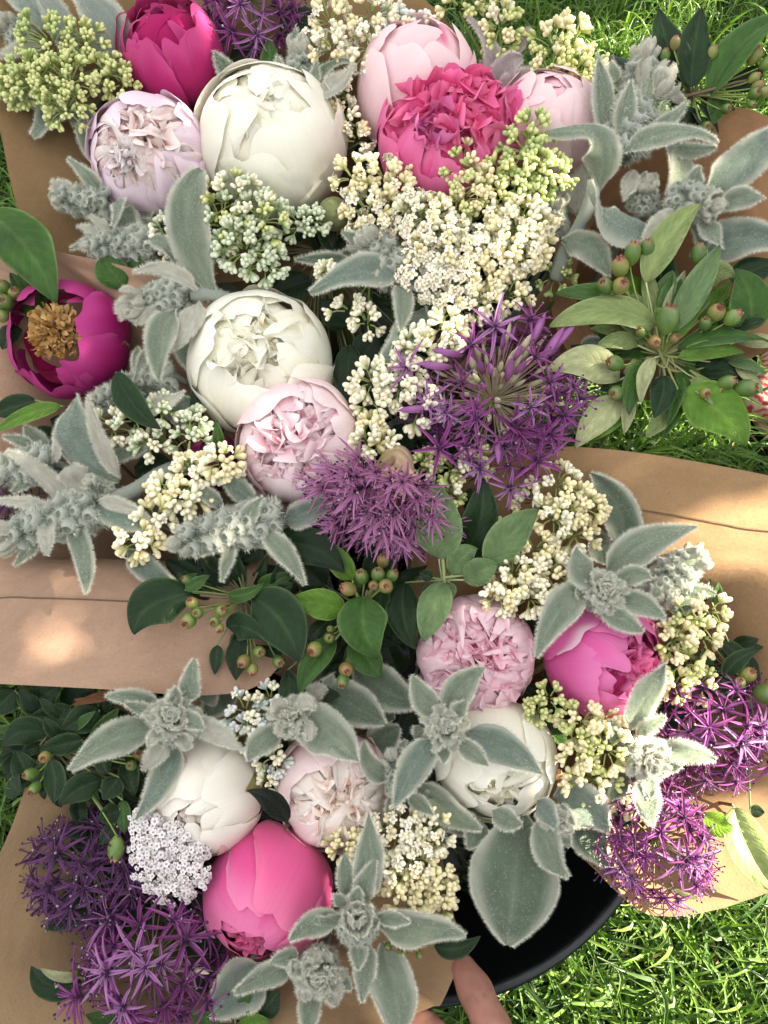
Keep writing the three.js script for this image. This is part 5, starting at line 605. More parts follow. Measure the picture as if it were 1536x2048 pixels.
lilac(24, { label: 'long white lilac spray slanting over the kraft paper, lower left of the shell-pink peony', tone: ['white', 'cream'], s: 9.4, open: .15, base: [440, 930, -50], stalk: '#8fa352', blobs: [[445, 925, 30, 36, 26, 24, 5], [385, 945, 25, 40, 28, 26], [345, 985, 25, 46, 34, 30], [375, 1000, 20, 36, 30, 26], [310, 1040, 25, 38, 32, 28], [275, 1085, 25, 34, 34, 28]] });
lilac(25, { label: 'tall ivory lilac against the paper, behind the grey-green leaf sprig', tone: ['cream', 'white'], s: 7.6, open: .08, base: [1110, 1130, -90], blobs: [[1115, 970, 5, 46, 38, 32], [1150, 1010, 5, 48, 40, 34], [1110, 1035, 10, 44, 38, 32], [1150, 1070, 0, 40, 34, 30], [1060, 1000, -40, 26, 24, 20], [1185, 1020, -10, 24, 22, 20]] });
lilac(26, { label: 'rounded ivory lilac above the candy-pink peony', tone: ['cream', 'white'], s: 8, open: .03, base: [1050, 1200, -80], blobs: [[1030, 1150, 25, 52, 44, 38], [1000, 1190, 20, 34, 32, 28], [1060, 1195, 20, 54, 36, 34], [1095, 1150, 15, 44, 44, 34], [1070, 1100, 5, 40, 34, 30], [985, 1075, -50, 26, 34, 22]] });
lilac(27, { label: 'green-tipped lilac buds at the right against the paper, beside the orchid-pink peony', tone: ['green', 'cream'], s: 7.6, base: [1330, 1300, -60], blobs: [[1420, 1225, 5, 36, 30, 26], [1375, 1240, 5, 38, 32, 28], [1405, 1275, 5, 34, 28, 26], [1350, 1280, 0, 34, 36, 28], [1370, 1330, -5, 32, 32, 26], [1400, 1370, -15, 30, 28, 22], [1350, 1370, -15, 26, 34, 22]] });
lilac(28, { label: 'tiny green-white bud cluster between the orchid-pink and the creamy white peony', tone: ['green'], s: 6.8, base: [1080, 1440, -60], blobs: [[1098, 1398, 15, 28, 26, 20], [1075, 1425, 5, 22, 20, 16]] });
lilac(29, { label: "plump cream-green lilac buds left of the lamb's ear star on the right", tone: ['cream', 'green'], s: 8.2, base: [1190, 1560, -60], blobs: [[1165, 1445, 15, 42, 34, 28], [1155, 1500, 25, 36, 38, 30], [1215, 1500, 35, 46, 44, 36], [1180, 1560, 15, 50, 36, 30], [1210, 1440, 0, 34, 26, 24], [1245, 1600, -20, 20, 22, 18]] });
lilac(30, { label: 'bluish-white lilac buds above the small ivory peony', tone: ['pale', 'white'], s: 7.4, open: .12, base: [500, 1500, -60], blobs: [[490, 1425, 0, 42, 32, 28], [500, 1465, 5, 40, 34, 30], [540, 1400, -10, 26, 28, 22], [545, 1515, -5, 30, 30, 24], [535, 1560, -30, 18, 24, 18]] });
lilac(31, { label: 'white open lilac by the paper corner, right of the blush peony', tone: ['white', 'cream'], s: 7.8, open: .75, base: [800, 1800, -80], blobs: [[800, 1660, 10, 52, 44, 38, 10], [860, 1665, 0, 38, 40, 30, 6, .2], [815, 1720, 15, 54, 44, 40, 11], [860, 1760, 5, 42, 46, 36, 9, .8], [815, 1785, 10, 46, 40, 36, 9], [880, 1800, 0, 28, 34, 26], [690, 1690, 5, 32, 28, 24, 5, .6]] });
lilac(32, { label: 'dim lilac buds in deep shade, left of the right-hand leaf spray', tone: ['lime'], s: 6.4, base: [1110, 600, -120], blobs: [[1110, 555, -60, 36, 36, 26]] });

// ---------- alliums ----------
allium(1, { label: 'dark violet allium cut off by the top edge, beside the deep magenta peony', c: [500, 0, -50, 115], n: 42, set: 'violet', axis: [.1, -.1, 1], fs: .46 });
allium(2, { jit: .45, label: 'large open purple allium with greenish bud centre, right of the shell-pink peony', c: [985, 800, -60, 200], n: 170, set: 'violet', axis: [.02, .50, .86], buds: .75, budT: .0, fs: .24, cover: 1.15, pw: .85, pc: lin('#c4c494'), pc2: lin('#bd8a98'), extra: [[990, 655, 90, 66, [0, .1, 1]], [815, 735, 40, 58, [-.3, 0, 1]], [880, 895, 40, 68, [-.2, -.3, 1]], [1030, 855, 75, 74, [0, -.2, 1]], [1075, 920, 35, 72, [.2, -.4, 1]], [960, 935, 30, 62, [-.1, -.4, 1]], [1125, 830, 40, 70, [.4, -.1, 1]], [1160, 800, 20, 62, [.5, .1, .9]], [860, 800, 40, 52, [-.3, -.1, 1]], [1060, 640, 50, 56, [.3, .6, .8]], [1020, 975, 15, 60, [0, -.6, .8]], [900, 830, 50, 50, [-.2, -.1, 1]], [1100, 870, 40, 60, [.3, -.2, 1]], [925, 765, 85, 44, [-.3, .3, 1]], [950, 815, 90, 42, [-.2, 0, 1]], [1070, 715, 80, 48, [.3, .6, .8]], [1098, 765, 60, 50, [.5, .2, .9]], [1060, 815, 90, 48, [.2, 0, 1]], [945, 690, 60, 52, [-.1, .2, 1]]], extraBuds: [[895, 705, 50, 34, [-.9, .1, .3]], [875, 732, 50, 34, [-.9, 0, .3]], [830, 818, 45, 34, [-1, -.1, .2]], [1120, 680, 50, 42, [.7, .7, .3]], [1105, 690, 55, 40, [.5, .8, .3]], [1075, 660, 60, 36, [.4, .9, .2]], [1018, 740, 80, 34, [0, .5, .8]], [945, 825, 70, 28, [-.6, -.3, .7]], [995, 900, 50, 30, [0, -.9, .3]]] });
allium(3, { label: 'fluffy lilac-purple allium head tipped downwards with a beige papery sheath', jit: .2, c: [792, 935, -5, 182], n: 120, set: 'narrow', axis: [-.34, -.80, .50], fs: .29, cover: .46, pc: lin('#b5a06a'), pc2: lin('#b06a80') });
allium(4, { label: 'dark violet allium at the left above the lowest one, against the paper', c: [190, 1735, -60, 140], n: 60, set: 'dark', axis: [-.1, .1, 1], fs: .44 });
allium(5, { label: 'violet allium at the bottom left, lowest of all the purple globes', c: [305, 1915, -35, 165], n: 66, set: 'violet', axis: [-.05, .05, 1], fs: .40 });
allium(6, { label: 'glossy purple allium by the right edge, upper of two, catching the sun', c: [1428, 1455, -50, 132], n: 60, set: 'violet', axis: [.05, .1, 1], fs: .40 });
allium(7, { label: 'purple allium spilling over the curled paper at lower right, above the grass', c: [1308, 1680, -20, 126], n: 62, set: 'violet', axis: [0, -.05, 1], fs: .40 });
allium(8, { label: "dark violet allium half out of the left edge behind the lamb's ear spikes", c: [15, 1000, -60, 75], n: 40, set: 'dark', fs: .45 });

{
  const o = scene.children.find((c) => c.userData.label && c.userData.label.startsWith('fluffy lilac-purple')), g = new Geo(o.position), rnd = rngOf(5);
  const f = leafFrame(W(755, 935, 20), W(800, 905, 50), W(832, 975, 40), D(-.1, .5, 1), D(.6, .3, 1));
  g.grid(10, 16, (u, v) => { const q = f(v), hw = K(950) * 27 * Math.pow(Math.sin(Math.PI * (.08 + .88 * v)), .7); return q.S.addScaledVector(q.B, u * hw).addScaledVector(q.N, -hw * .8 * u * u + K(950) * 3 * noise2(u * 4, v * 9, 2)); }, (u, v) => mulc(mixc(lin('#b5a878'), lin('#c9a594'), v), 1 + .4 * noise2(u * 9, v * 2, 4)), (u, v) => [u, v]);
  part(o, 'sheath', g.build(), M.petal);
  for (let i = 0; i < 26; i++) { const a = rnd() * 3.1, P0 = W(800 + 10 * Math.cos(a), 930, 15), P2 = W(770 + 75 * Math.cos(a + .2), 965 + 30 * rnd(), 50 + 25 * Math.sin(a)), gg = new Geo(o.position); gg.tube(bezLine(P0, P0.clone().lerp(P2, .5).addScaledVector(TOW, .008), P2, 6), (t) => K(950) * (2 + 5 * Math.sin(t * 3)), 6, (t) => mixc(lin('#b3a86a'), lin('#cf9a86'), t)); part(o, 'bud', gg.build(), M.bud); }
  const b = part(o, 'bud', stemBud[1], M.bud), k = K(1075); b.position.copy(W(872, 1075, 40).sub(o.position)); b.quaternion.copy(quatY(D(.4, -.9, .3))); b.scale.set(14 * k, 28 * k, 14 * k);
  const gt = new Geo(o.position); gt.tube(bezLine(W(830, 990, 20), W(845, 1020, 35), W(862, 1050, 38), 6), () => 1.6 * k, 5, () => lin('#8a5a70')); part(o, 'flower_stalk', gt.build(), M.stem);
}

// ---------- leafy sprays, single leaves ----------
spray(1, { label: 'glossy dark leaf spray with pinkish young fruit in the upper right corner, against the lawn', node: [1385, 188, -20], more: { n: 10, r: 110, l: 75, z: -50, c: ['dark', 'mid', 'deep'] }, leaves: [[1365, 165, -10, 1318, 18, 30, 78, { m: [-10, 0, 8] }], [1382, 175, 0, 1402, 15, 40, 80, { m: [-6, 0, 8] }], [1420, 190, 0, 1580, 40, 50, 84, { c: 'mid', m: [-10, -30, 10], f: .5, n: [-.3, .5, 1] }], [1360, 190, -20, 1330, 150, 0, 52, { c: 'deep' }], [1440, 185, -20, 1425, 250, -10, 50, { c: 'mid' }], [1270, 165, -40, 1215, 110, -15, 66, { c: 'blue' }], [1470, 180, -20, 1530, 130, 0, 56, { c: 'deep' }], [1400, 225, -25, 1345, 255, -15, 56, { c: 'deep' }], [1400, 190, -30, 1470, 220, -20, 44, { c: 'mid' }], [1340, 110, -40, 1300, 60, -20, 60, { c: 'deep' }]], berries: [[1350, 86, 45, 12, [0, .8, .6], 2], [1330, 112, 20, 13, [0, .8, .6], 0], [1424, 106, 25, 13, [.2, .8, .5], 0], [1508, 112, 20, 18, [.3, .7, .5], 2], [1532, 128, 25, 15, [.8, .3, .5], 2], [1508, 156, 25, 12, [.7, .4, .5], 0], [1515, 172, 28, 12, [.7, .1, .6], 0], [1508, 188, 30, 14, [.3, -.1, 1], 1], [1527, 184, 28, 12, [.8, 0, .6], 2], [1502, 208, 22, 11, [.3, -.6, .8], 0], [1452, 218, 10, 13, [.2, -.3, 1], 1], [1412, 254, 15, 14, [0, -.3, 1], 1]], twigs: [[3.5, [1360, 195, -20], [1420, 180, 5], [1470, 165, 15], [1500, 160, 15]]] });
spray(2, { label: 'grey-green leafy spray with plump green fruit at the right, above the curved paper edge', node: [1325, 710, 0], twig: '#8a8a58', more: { n: 46, r: 200, l: 92, z: -25, e: 1.1, o: [10, -20], c: ['mid', 'green', 'light', 'grey', 'dark', 'pale', 'mid'] }, leaves: [[1312, 652, 30, 1098, 655, 62, 92, { c: 'light', m: [0, -28, 14], n: [0, .5, 1] }], [1270, 610, 10, 1108, 588, 35, 56, { c: 'mid', m: [0, -10, 8] }], [1292, 565, 40, 1405, 405, 75, 70, { c: 'light', m: [-14, -10, 10] }], [1342, 665, 30, 1440, 490, 65, 62, { c: 'grey', m: [4, -10, 10] }], [1500, 660, 10, 1470, 535, 45, 96, { c: 'mid', m: [10, 0, 10], nd: [1440, 680, 0] }], [1355, 700, 25, 1550, 690, 40, 74, { c: 'mid', m: [0, -22, 10], n: [0, .8, .7] }], [1355, 715, 30, 1492, 706, 45, 44, { c: 'green', m: [0, -10, 6] }], [1240, 760, 15, 1092, 742, 45, 82, { c: 'pale', m: [4, -24, 10] }], [1275, 690, 20, 1190, 695, 35, 42, { c: 'light', m: [0, -10, 6] }], [1290, 720, 30, 1258, 832, 50, 52, { c: 'mid', m: [-10, 0, 6] }], [1310, 715, 40, 1283, 808, 60, 36, { c: 'pale', m: [-12, 0, 6] }], [1328, 752, 20, 1308, 836, 40, 62, { c: 'dark', m: [4, 0, 6] }], [1362, 790, 15, 1490, 892, 45, 122, { c: 'green', m: [12, -12, 12], n: [-.1, .2, 1] }], [1245, 795, 15, 1150, 898, 30, 70, { c: 'pale', m: [-6, -6, 6] }], [1255, 800, 10, 1180, 885, 20, 52, { c: 'green' }], [1262, 790, 20, 1248, 868, 40, 36, { c: 'pale' }], [1340, 820, 0, 1290, 876, 15, 40, { c: 'light' }], [1230, 740, -10, 1140, 690, 5, 60, { c: 'dark' }], [1270, 760, 0, 1200, 780, 10, 60, { c: 'dark' }], [1320, 690, 15, 1415, 590, 35, 50, { c: 'green' }], [1330, 650, 10, 1370, 540, 30, 44, { c: 'pale' }], [1310, 640, 5, 1290, 520, 20, 44, { c: 'light' }], [1400, 560, -5, 1470, 555, 25, 60, { c: 'light', m: [0, -12, 6] }], [1350, 640, 50, 1310, 615, 60, 26, { c: 'light' }], [1460, 560, -20, 1560, 520, 0, 70, { c: 'dark' }], [1250, 560, -20, 1215, 620, 0, 50, { c: 'mid' }], [1390, 730, -10, 1500, 760, 10, 70, { c: 'dark' }]], berries: [[1240, 535, 60, 21, [-.2, .7, .7], 2, [1290, 640, 30]], [1265, 508, 55, 22, [.1, .9, .5], 2, [1290, 640, 30]], [1294, 498, 55, 18, [0, .8, .6], 2, [1300, 640, 30]], [1210, 572, 60, 19, [-.5, .3, .8], 0, [1290, 640, 30]], [1241, 572, 70, 19, [.1, .2, 1], 2, [1290, 640, 30]], [1335, 640, 70, 27, [.1, .9, .4], 1], [1308, 684, 60, 15, [0, -.3, 1], 0], [1283, 665, 55, 14, [-.6, .4, .7], 0], [1230, 727, 55, 19, [-.8, .1, .5], 0], [1233, 786, 45, 18, [-.6, -.2, .7], 0], [1397, 508, 50, 19, [0, .9, .4], 0], [1408, 574, 40, 19, [.1, .8, .5], 1], [1432, 626, 50, 20, [.1, .4, 1], 1], [1464, 636, 55, 19, [.6, .5, .6], 2], [1410, 648, 45, 15, [-.2, .6, .8], 1], [1452, 765, 45, 18, [.7, .2, .7], 2, [1380, 740, 10]], [1490, 776, 45, 21, [.8, 0, .6], 1, [1380, 740, 10]], [1410, 786, 55, 13, [0, -.3, 1], 1, [1380, 760, 10]], [1440, 782, 35, 10, [.2, -.2, 1], 1, [1380, 750, 10]], [1347, 678, 50, 12, [.3, .3, .9], 0]], twigs: [[4, [1305, 640, 20], [1315, 690, 15], [1340, 740, 0], [1420, 735, -10], [1480, 730, -10]], [3, [1290, 640, 30], [1300, 670, 25], [1325, 710, 10]], [2, [1310, 725, 35], [1330, 735, 30], [1340, 712, 30], [1352, 740, 20]]] });
spray(3, { label: 'dark glossy leaf spray with reddish-tipped fruit lying on the kraft paper, centre left', node: [490, 1195, -10], more: { n: 16, r: 120, l: 80, z: -50, c: ['dark', 'deep', 'mid'] }, leaves: [[385, 1185, 20, 268, 1270, 45, 108, { m: [-24, -14, 12], n: [-.1, .2, 1] }], [508, 1195, 25, 598, 1325, 55, 122, { m: [14, -14, 14] }], [455, 1255, 15, 528, 1280, 40, 64, { m: [0, -14, 8] }], [478, 1275, 5, 472, 1362, 25, 56, { c: 'deep' }], [455, 1190, 15, 530, 1165, 40, 34, { c: 'mid', m: [0, 10, 6] }], [545, 1085, -15, 690, 1146, 20, 90, { c: 'deep', m: [10, -20, 10] }], [440, 1125, -30, 400, 1080, -20, 80, { c: 'deep' }], [480, 1120, -20, 520, 1060, -10, 80, { c: 'deep' }], [570, 1200, -20, 560, 1120, 0, 60, { c: 'deep' }], [370, 1180, 30, 420, 1150, 45, 30, { c: 'mid' }], [550, 1190, 0, 588, 1165, 15, 34, { c: 'dark' }], [435, 1290, 0, 430, 1350, 10, 34, { c: 'dark' }], [400, 1160, -35, 330, 1120, -25, 70, { c: 'deep' }], [500, 1160, -50, 600, 1180, -40, 90, { c: 'deep' }], [520, 1250, -50, 460, 1200, -45, 90, { c: 'deep' }], [560, 1340, -30, 510, 1290, -15, 60, { c: 'deep' }]], berries: [[378, 1241, 50, 18, [-.3, -.3, 1], 0], [396, 1226, 55, 14, [-.1, .1, 1], 2], [384, 1207, 48, 14, [-.2, .7, .7], 1], [443, 1222, 50, 14, [.4, .4, .8], 2], [429, 1243, 52, 13, [-.1, -.1, 1], 1], [438, 1256, 48, 12, [.3, -.4, .9], 2], [375, 1160, 30, 12, [-.7, .4, .6], 1], [488, 1322, 30, 15, [-.3, -.4, .9], 0], [518, 1304, 30, 17, [.4, .1, .9], 1], [505, 1338, 25, 13, [.1, -.7, .7], 0], [557, 1322, 25, 16, [.4, -.1, .9], 0]], twigs: [[3, [400, 1190, 25], [445, 1195, 20], [490, 1195, 0], [560, 1200, -20]]] });
spray(4, { label: 'bright green leaf spray with a clutch of round green fruit under the fluffy allium', node: [720, 1215, 10], more: { n: 14, r: 110, l: 80, z: -50, c: ['dark', 'deep', 'mid'] }, leaves: [[690, 1222, 25, 580, 1200, 50, 70, { c: 'green', m: [0, -6, 8] }], [728, 1195, 40, 757, 1315, 65, 112, { c: 'mid', m: [-14, 0, 12], f: .35 }], [700, 1285, 10, 762, 1356, 35, 70, { c: 'mid', m: [6, 0, 8] }], [670, 1280, 15, 598, 1390, 40, 60, { c: 'mid', m: [-8, -10, 10], f: .6 }], [575, 1340, -5, 572, 1450, 25, 52, { c: 'dark', m: [6, 0, 6] }], [705, 1160, 0, 645, 1078, 20, 56, { c: 'green' }], [760, 1215, 5, 762, 1170, 20, 48, { c: 'dark' }], [660, 1240, 0, 618, 1290, 20, 40, { c: 'dark', m: [-8, 0, 4] }], [690, 1330, -20, 640, 1410, 0, 70, { c: 'deep' }], [730, 1250, -40, 790, 1290, -30, 80, { c: 'deep' }], [650, 1170, -50, 590, 1120, -40, 90, { c: 'deep' }], [720, 1290, -50, 660, 1350, -45, 90, { c: 'deep' }], [780, 1200, -40, 800, 1290, -30, 70, { c: 'deep' }]], berries: [[724, 1154, 55, 17, [-.2, .7, .7], 0], [756, 1150, 60, 17, [0, .7, .7], 0], [783, 1152, 55, 15, [.5, .6, .6], 2], [771, 1172, 65, 17, [.1, .1, 1], 0], [747, 1171, 65, 12, [0, 0, 1], 1], [697, 1178, 58, 17, [-.8, .3, .6], 2], [766, 1122, 40, 15, [0, .8, .5], 0], [629, 1298, 45, 18, [-.4, -.2, .9], 1, [680, 1270, 10]], [692, 1338, 40, 17, [.2, -.1, 1], 0, [710, 1290, 10]], [686, 1360, 42, 15, [-.2, -.6, .8], 0, [710, 1290, 10]], [658, 1276, 40, 14, [.2, .2, 1], 0, [680, 1260, 10]], [661, 1258, 50, 9, [-.4, .2, .9], 1]], twigs: [[3, [735, 1180, 40], [725, 1210, 20], [690, 1250, 5], [660, 1300, -10]]] });
spray(5, { label: 'soft grey-green leaf sprig in the middle, left of the ivory lilac', node: [885, 1160, 20], twig: '#8c9462', c: 'grey', leaves: [[878, 1118, 40, 868, 962, 65, 104, { m: [4, 0, 12] }], [938, 1100, -10, 965, 955, 15, 84, { c: 'dark', m: [10, 0, 8] }], [980, 1135, 45, 1080, 1018, 75, 86, { m: [-10, -8, 10] }], [905, 1150, 35, 955, 1096, 55, 60, { m: [-4, -10, 6] }], [928, 1160, 45, 997, 1128, 65, 62, { m: [0, -4, 8] }], [890, 1165, 40, 848, 1285, 75, 74, { m: [-6, 0, 10] }], [865, 1155, 20, 838, 1145, 30, 30, { c: 'dark' }], [810, 1165, -20, 832, 1300, 5, 82, { c: 'dark', m: [-14, 0, 8] }], [900, 1165, 25, 905, 1200, 40, 26], [930, 1020, -30, 985, 990, -20, 80, { c: 'dark' }], [870, 1175, 10, 845, 1200, 20, 40, { c: 'dark' }], [950, 1130, -30, 930, 1060, -10, 70, { c: 'dark' }]], berries: [], twigs: [[4, [885, 1110, 40], [888, 1160, 30], [880, 1230, -20]], [2.5, [888, 1155, 32], [930, 1150, 40], [980, 1140, 42]]] });
spray(6, { label: 'shaded dark green shrub spray with orange-tipped fruit at lower left, below the paper edge', node: [110, 1500, -40], c: 'dark', more: { n: 40, r: 190, l: 62, z: -60, e: 1.1, o: [30, 0], c: ['dark', 'deep', 'dark', 'mid'] }, leaves: [[95, 1470, -20, 0, 1495, 0, 70, { m: [0, -22, 8], nd: [80, 1490, -30] }], [60, 1560, -20, 30, 1500, 0, 60, { nd: [80, 1510, -30] }], [165, 1480, -20, 75, 1500, 0, 52], [100, 1520, -10, 105, 1608, 10, 56, { m: [10, 0, 6] }], [205, 1560, 0, 120, 1612, 20, 64, { m: [-4, -10, 8] }], [238, 1555, 5, 205, 1600, 25, 54], [200, 1510, -10, 215, 1550, 10, 42], [60, 1410, -40, 120, 1370, -30, 76], [150, 1440, -35, 60, 1430, -20, 70], [200, 1420, -35, 120, 1460, -20, 70], [30, 1380, -40, -20, 1430, -30, 70], [240, 1620, -5, 195, 1640, 15, 50], [245, 1600, -10, 250, 1670, 10, 40, { c: 'mid' }], [170, 1600, -30, 160, 1540, -20, 50], [250, 1520, -20, 270, 1590, 0, 50], [130, 1560, -40, 140, 1500, -30, 60, { c: 'deep' }], [230, 1650, 0, 200, 1690, 20, 40], [120, 1400, -60, 200, 1390, -50, 80, { c: 'deep' }], [60, 1480, -60, 10, 1560, -50, 90, { c: 'deep' }], [180, 1500, -60, 260, 1480, -50, 90, { c: 'deep' }], [260, 1430, -60, 200, 1480, -50, 80, { c: 'deep' }], [20, 1560, -20, 40, 1590, 0, 60], [300, 1560, -60, 240, 1560, -50, 80, { c: 'deep' }]], berries: [[90, 1514, 30, 14, [.1, .1, 1], 2], [62, 1548, 15, 16, [-.5, .1, .8], 1], [70, 1576, 20, 15, [-.2, -.3, .9], 1], [263, 1531, 30, 13, [0, .3, 1], 2], [278, 1510, 15, 13, [.2, .5, .8], 0], [232, 1696, 30, 22, [0, -.9, .3], 0]], twigs: [[3, [60, 1420, -45], [90, 1480, -35], [170, 1530, -30], [240, 1580, -20], [245, 1650, -10]], [3, [100, 1500, -38], [40, 1530, -30]]] });
spray(7, { label: 'small spray of green fruit and leaves behind the magenta peony at the left edge', node: [20, 620, -50], c: 'mid', leaves: [[60, 600, -40, 20, 545, -20, 44], [10, 640, -40, -10, 580, -20, 44], [50, 630, -40, 95, 570, -30, 60], [30, 650, -50, 5, 700, -30, 60, { c: 'dark' }], [30, 600, -60, 50, 540, -50, 50, { c: 'dark' }]], berries: [[8, 575, 0, 19, [-.2, .3, 1], 0], [12, 605, 5, 19, [0, .1, 1], 1], [30, 588, 0, 16, [.2, .4, .9], 0], [5, 632, 0, 15, [-.3, -.2, .9], 1]] });
spray(8, { label: 'large smooth peony leaf pointing down to the magenta peony at the left', category: 'leaf', name: 'peony_leaf', node: [-30, 440, -20], leaves: [[-20, 430, 0, 112, 606, 40, 128, { c: 'mid', m: [14, -14, 10], n: [.1, .2, 1], r: .08 }]] });
spray(9, { label: 'dull olive leaves between the magenta peony and the paper edge', category: 'leaf', name: 'peony_leaf', node: [240, 570, -50], leaves: [[250, 575, -30, 205, 510, -5, 74, { c: 'mid', m: [-8, -6, 6] }], [262, 560, -35, 280, 510, -10, 50, { c: 'mid' }]] });
spray(10, { label: 'narrow dark green leaf with a pale edge crossing below the magenta peony', category: 'leaf', name: 'peony_leaf', node: [240, 750, -10], leaves: [[232, 745, 15, 322, 858, 45, 62, { c: 'dark', m: [-4, 12, 10], f: .5 }]] });
spray(11, { label: 'pale green leaf and a darker one along the underside of the magenta peony', category: 'leaf', name: 'peony_leaf', node: [130, 815, -20], leaves: [[122, 812, 5, -15, 868, 30, 42, { c: 'green', m: [0, -8, 8] }], [70, 800, -40, -20, 830, -20, 60, { c: 'dark' }]] });
spray(12, { label: 'almost black pointed leaf between the ivory, blush and vivid pink peonies', category: 'leaf', name: 'peony_leaf', node: [570, 1655, 0], leaves: [[572, 1645, 40, 494, 1580, 75, 52, { c: 'black', m: [10, -14, 10] }]] });
spray(13, { label: 'dark leaf with a folded pale edge at the bottom left, beneath the lowest allium', category: 'leaf', name: 'peony_leaf', node: [170, 1965, -20], leaves: [[165, 1965, 10, 62, 1932, 30, 62, { c: 'dark', m: [-10, 14, 10], f: .5 }], [160, 1955, 15, 80, 1936, 38, 24, { c: 'pale', m: [0, 2, 8] }]] });
spray(14, { label: 'green leaves and fruit at the bottom edge under the lowest allium', node: [470, 2050, -30], c: 'mid', leaves: [[470, 2040, -10, 500, 1985, 10, 40], [250, 2050, -10, 170, 2030, 10, 50], [440, 2060, 0, 380, 2020, 15, 50], [520, 2030, -20, 560, 1980, -10, 60, { c: 'dark' }], [480, 2060, -20, 540, 2040, -5, 60, { c: 'green' }], [430, 1980, -40, 390, 1930, -30, 70, { c: 'deep' }], [400, 1900, -70, 440, 1840, -60, 90, { c: 'deep' }]], berries: [[168, 1995, 20, 12, [0, 0, 1], 2], [152, 1945, 20, 10, [0, .4, 1], 1]] });
spray(15, { label: 'pale green folded leaf hanging inside the curled paper at the right edge', category: 'leaf', name: 'peony_leaf', node: [1465, 1610, -20], leaves: [[1468, 1615, 20, 1560, 1790, 40, 92, { c: 'light', m: [-16, 0, 12], f: .5 }]] });
spray(16, { label: 'small leaf glowing lime green in the sun beside the right-hand alliums', category: 'leaf', name: 'small_leaf', node: [1400, 1625, -10], leaves: [[1405, 1628, 20, 1466, 1650, 40, 56, { c: 'lime', m: [4, 10, 6] }]] });
spray(17, { label: 'dark twig with pointed leaf and green fruit at the right edge above the upper allium', node: [1500, 1380, -20], more: { n: 20, r: 120, l: 70, z: -85, o: [-100, -110], c: ['deep', 'dark', 'deep', 'mid'] }, leaves: [[1450, 1352, 0, 1518, 1300, 25, 46, { m: [-10, -8, 6] }], [1440, 1355, -10, 1470, 1395, 0, 50], [1500, 1450, 10, 1560, 1430, 20, 36, { c: 'mid' }], [1430, 1360, -30, 1400, 1330, -20, 50, { c: 'deep' }], [1500, 1620, -20, 1530, 1625, -10, 30]], berries: [[1530, 1387, 30, 24, [.4, .2, .9], 0], [1496, 1350, 10, 18, [.2, .6, .8], 0], [1480, 1365, 15, 13, [-.2, .6, .8], 0], [1530, 1450, 30, 14, [.7, 0, .7], 1]] });
spray(18, { label: 'pale leaf tip glowing in the sunlit fold of the curled paper', category: 'leaf', name: 'small_leaf', node: [1310, 1790, -60], leaves: [[1310, 1772, -40, 1398, 1792, -10, 34, { c: 'light', m: [4, 8, 4] }]] });
spray(19, { label: "dark leaf and orange-tipped fruit poking out by the paper corner, under the star's long leaf", node: [835, 1885, -10], leaves: [[868, 1892, 20, 962, 1872, 45, 46, { m: [0, 10, 8] }]], berries: [[776, 1892, 60, 10, [-.3, -.2, 1], 2], [798, 1890, 62, 11, [0, -.2, 1], 2], [815, 1898, 60, 12, [.1, .1, 1], 0], [835, 1893, 60, 10, [.3, -.3, .9], 2], [800, 1908, 60, 9, [0, -.7, .8], 2], [838, 1908, 58, 9, [.3, -.6, .8], 2]] });
spray(20, { label: 'green leaf tip standing behind the top of the large white globe', category: 'leaf', name: 'small_leaf', node: [540, 150, -60], leaves: [[540, 150, -50, 538, 78, -25, 48, { c: 'mid' }]] });
spray(21, { label: 'small upright green leaves between the middle white peony and the shell-pink one', category: 'leaf', name: 'small_leaf', node: [440, 900, -50], leaves: [[440, 905, -10, 433, 842, 25, 28, { c: 'mid' }], [425, 800, -50, 395, 720, -40, 60, { c: 'dark' }], [400, 850, -50, 385, 770, -20, 30, { c: 'dark' }]] });
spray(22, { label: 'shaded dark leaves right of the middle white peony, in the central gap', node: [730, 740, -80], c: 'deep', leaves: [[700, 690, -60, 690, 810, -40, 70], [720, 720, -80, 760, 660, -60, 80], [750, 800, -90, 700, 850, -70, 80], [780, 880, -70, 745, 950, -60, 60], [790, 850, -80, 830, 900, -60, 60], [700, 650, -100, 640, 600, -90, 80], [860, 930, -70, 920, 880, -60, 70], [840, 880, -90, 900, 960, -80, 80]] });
spray(23, { label: 'deep green leaves filling the shade beneath the ruffled candy-pink peony', node: [880, 1420, -110], c: 'deep', leaves: [[800, 1350, -90, 760, 1260, -80, 90], [830, 1380, -90, 720, 1420, -80, 100], [860, 1420, -80, 780, 1470, -70, 90], [1080, 1410, -80, 1040, 1370, -60, 60], [1090, 1450, -70, 1130, 1500, -60, 70, { c: 'mid' }], [1100, 1470, -80, 1130, 1400, -70, 70], [1140, 1340, -90, 1080, 1380, -80, 80], [870, 1600, -90, 800, 1560, -80, 100], [1060, 1230, -90, 1080, 1300, -80, 80], [1310, 1440, -80, 1380, 1400, -70, 80], [1230, 1640, -70, 1280, 1600, -60, 80]] });
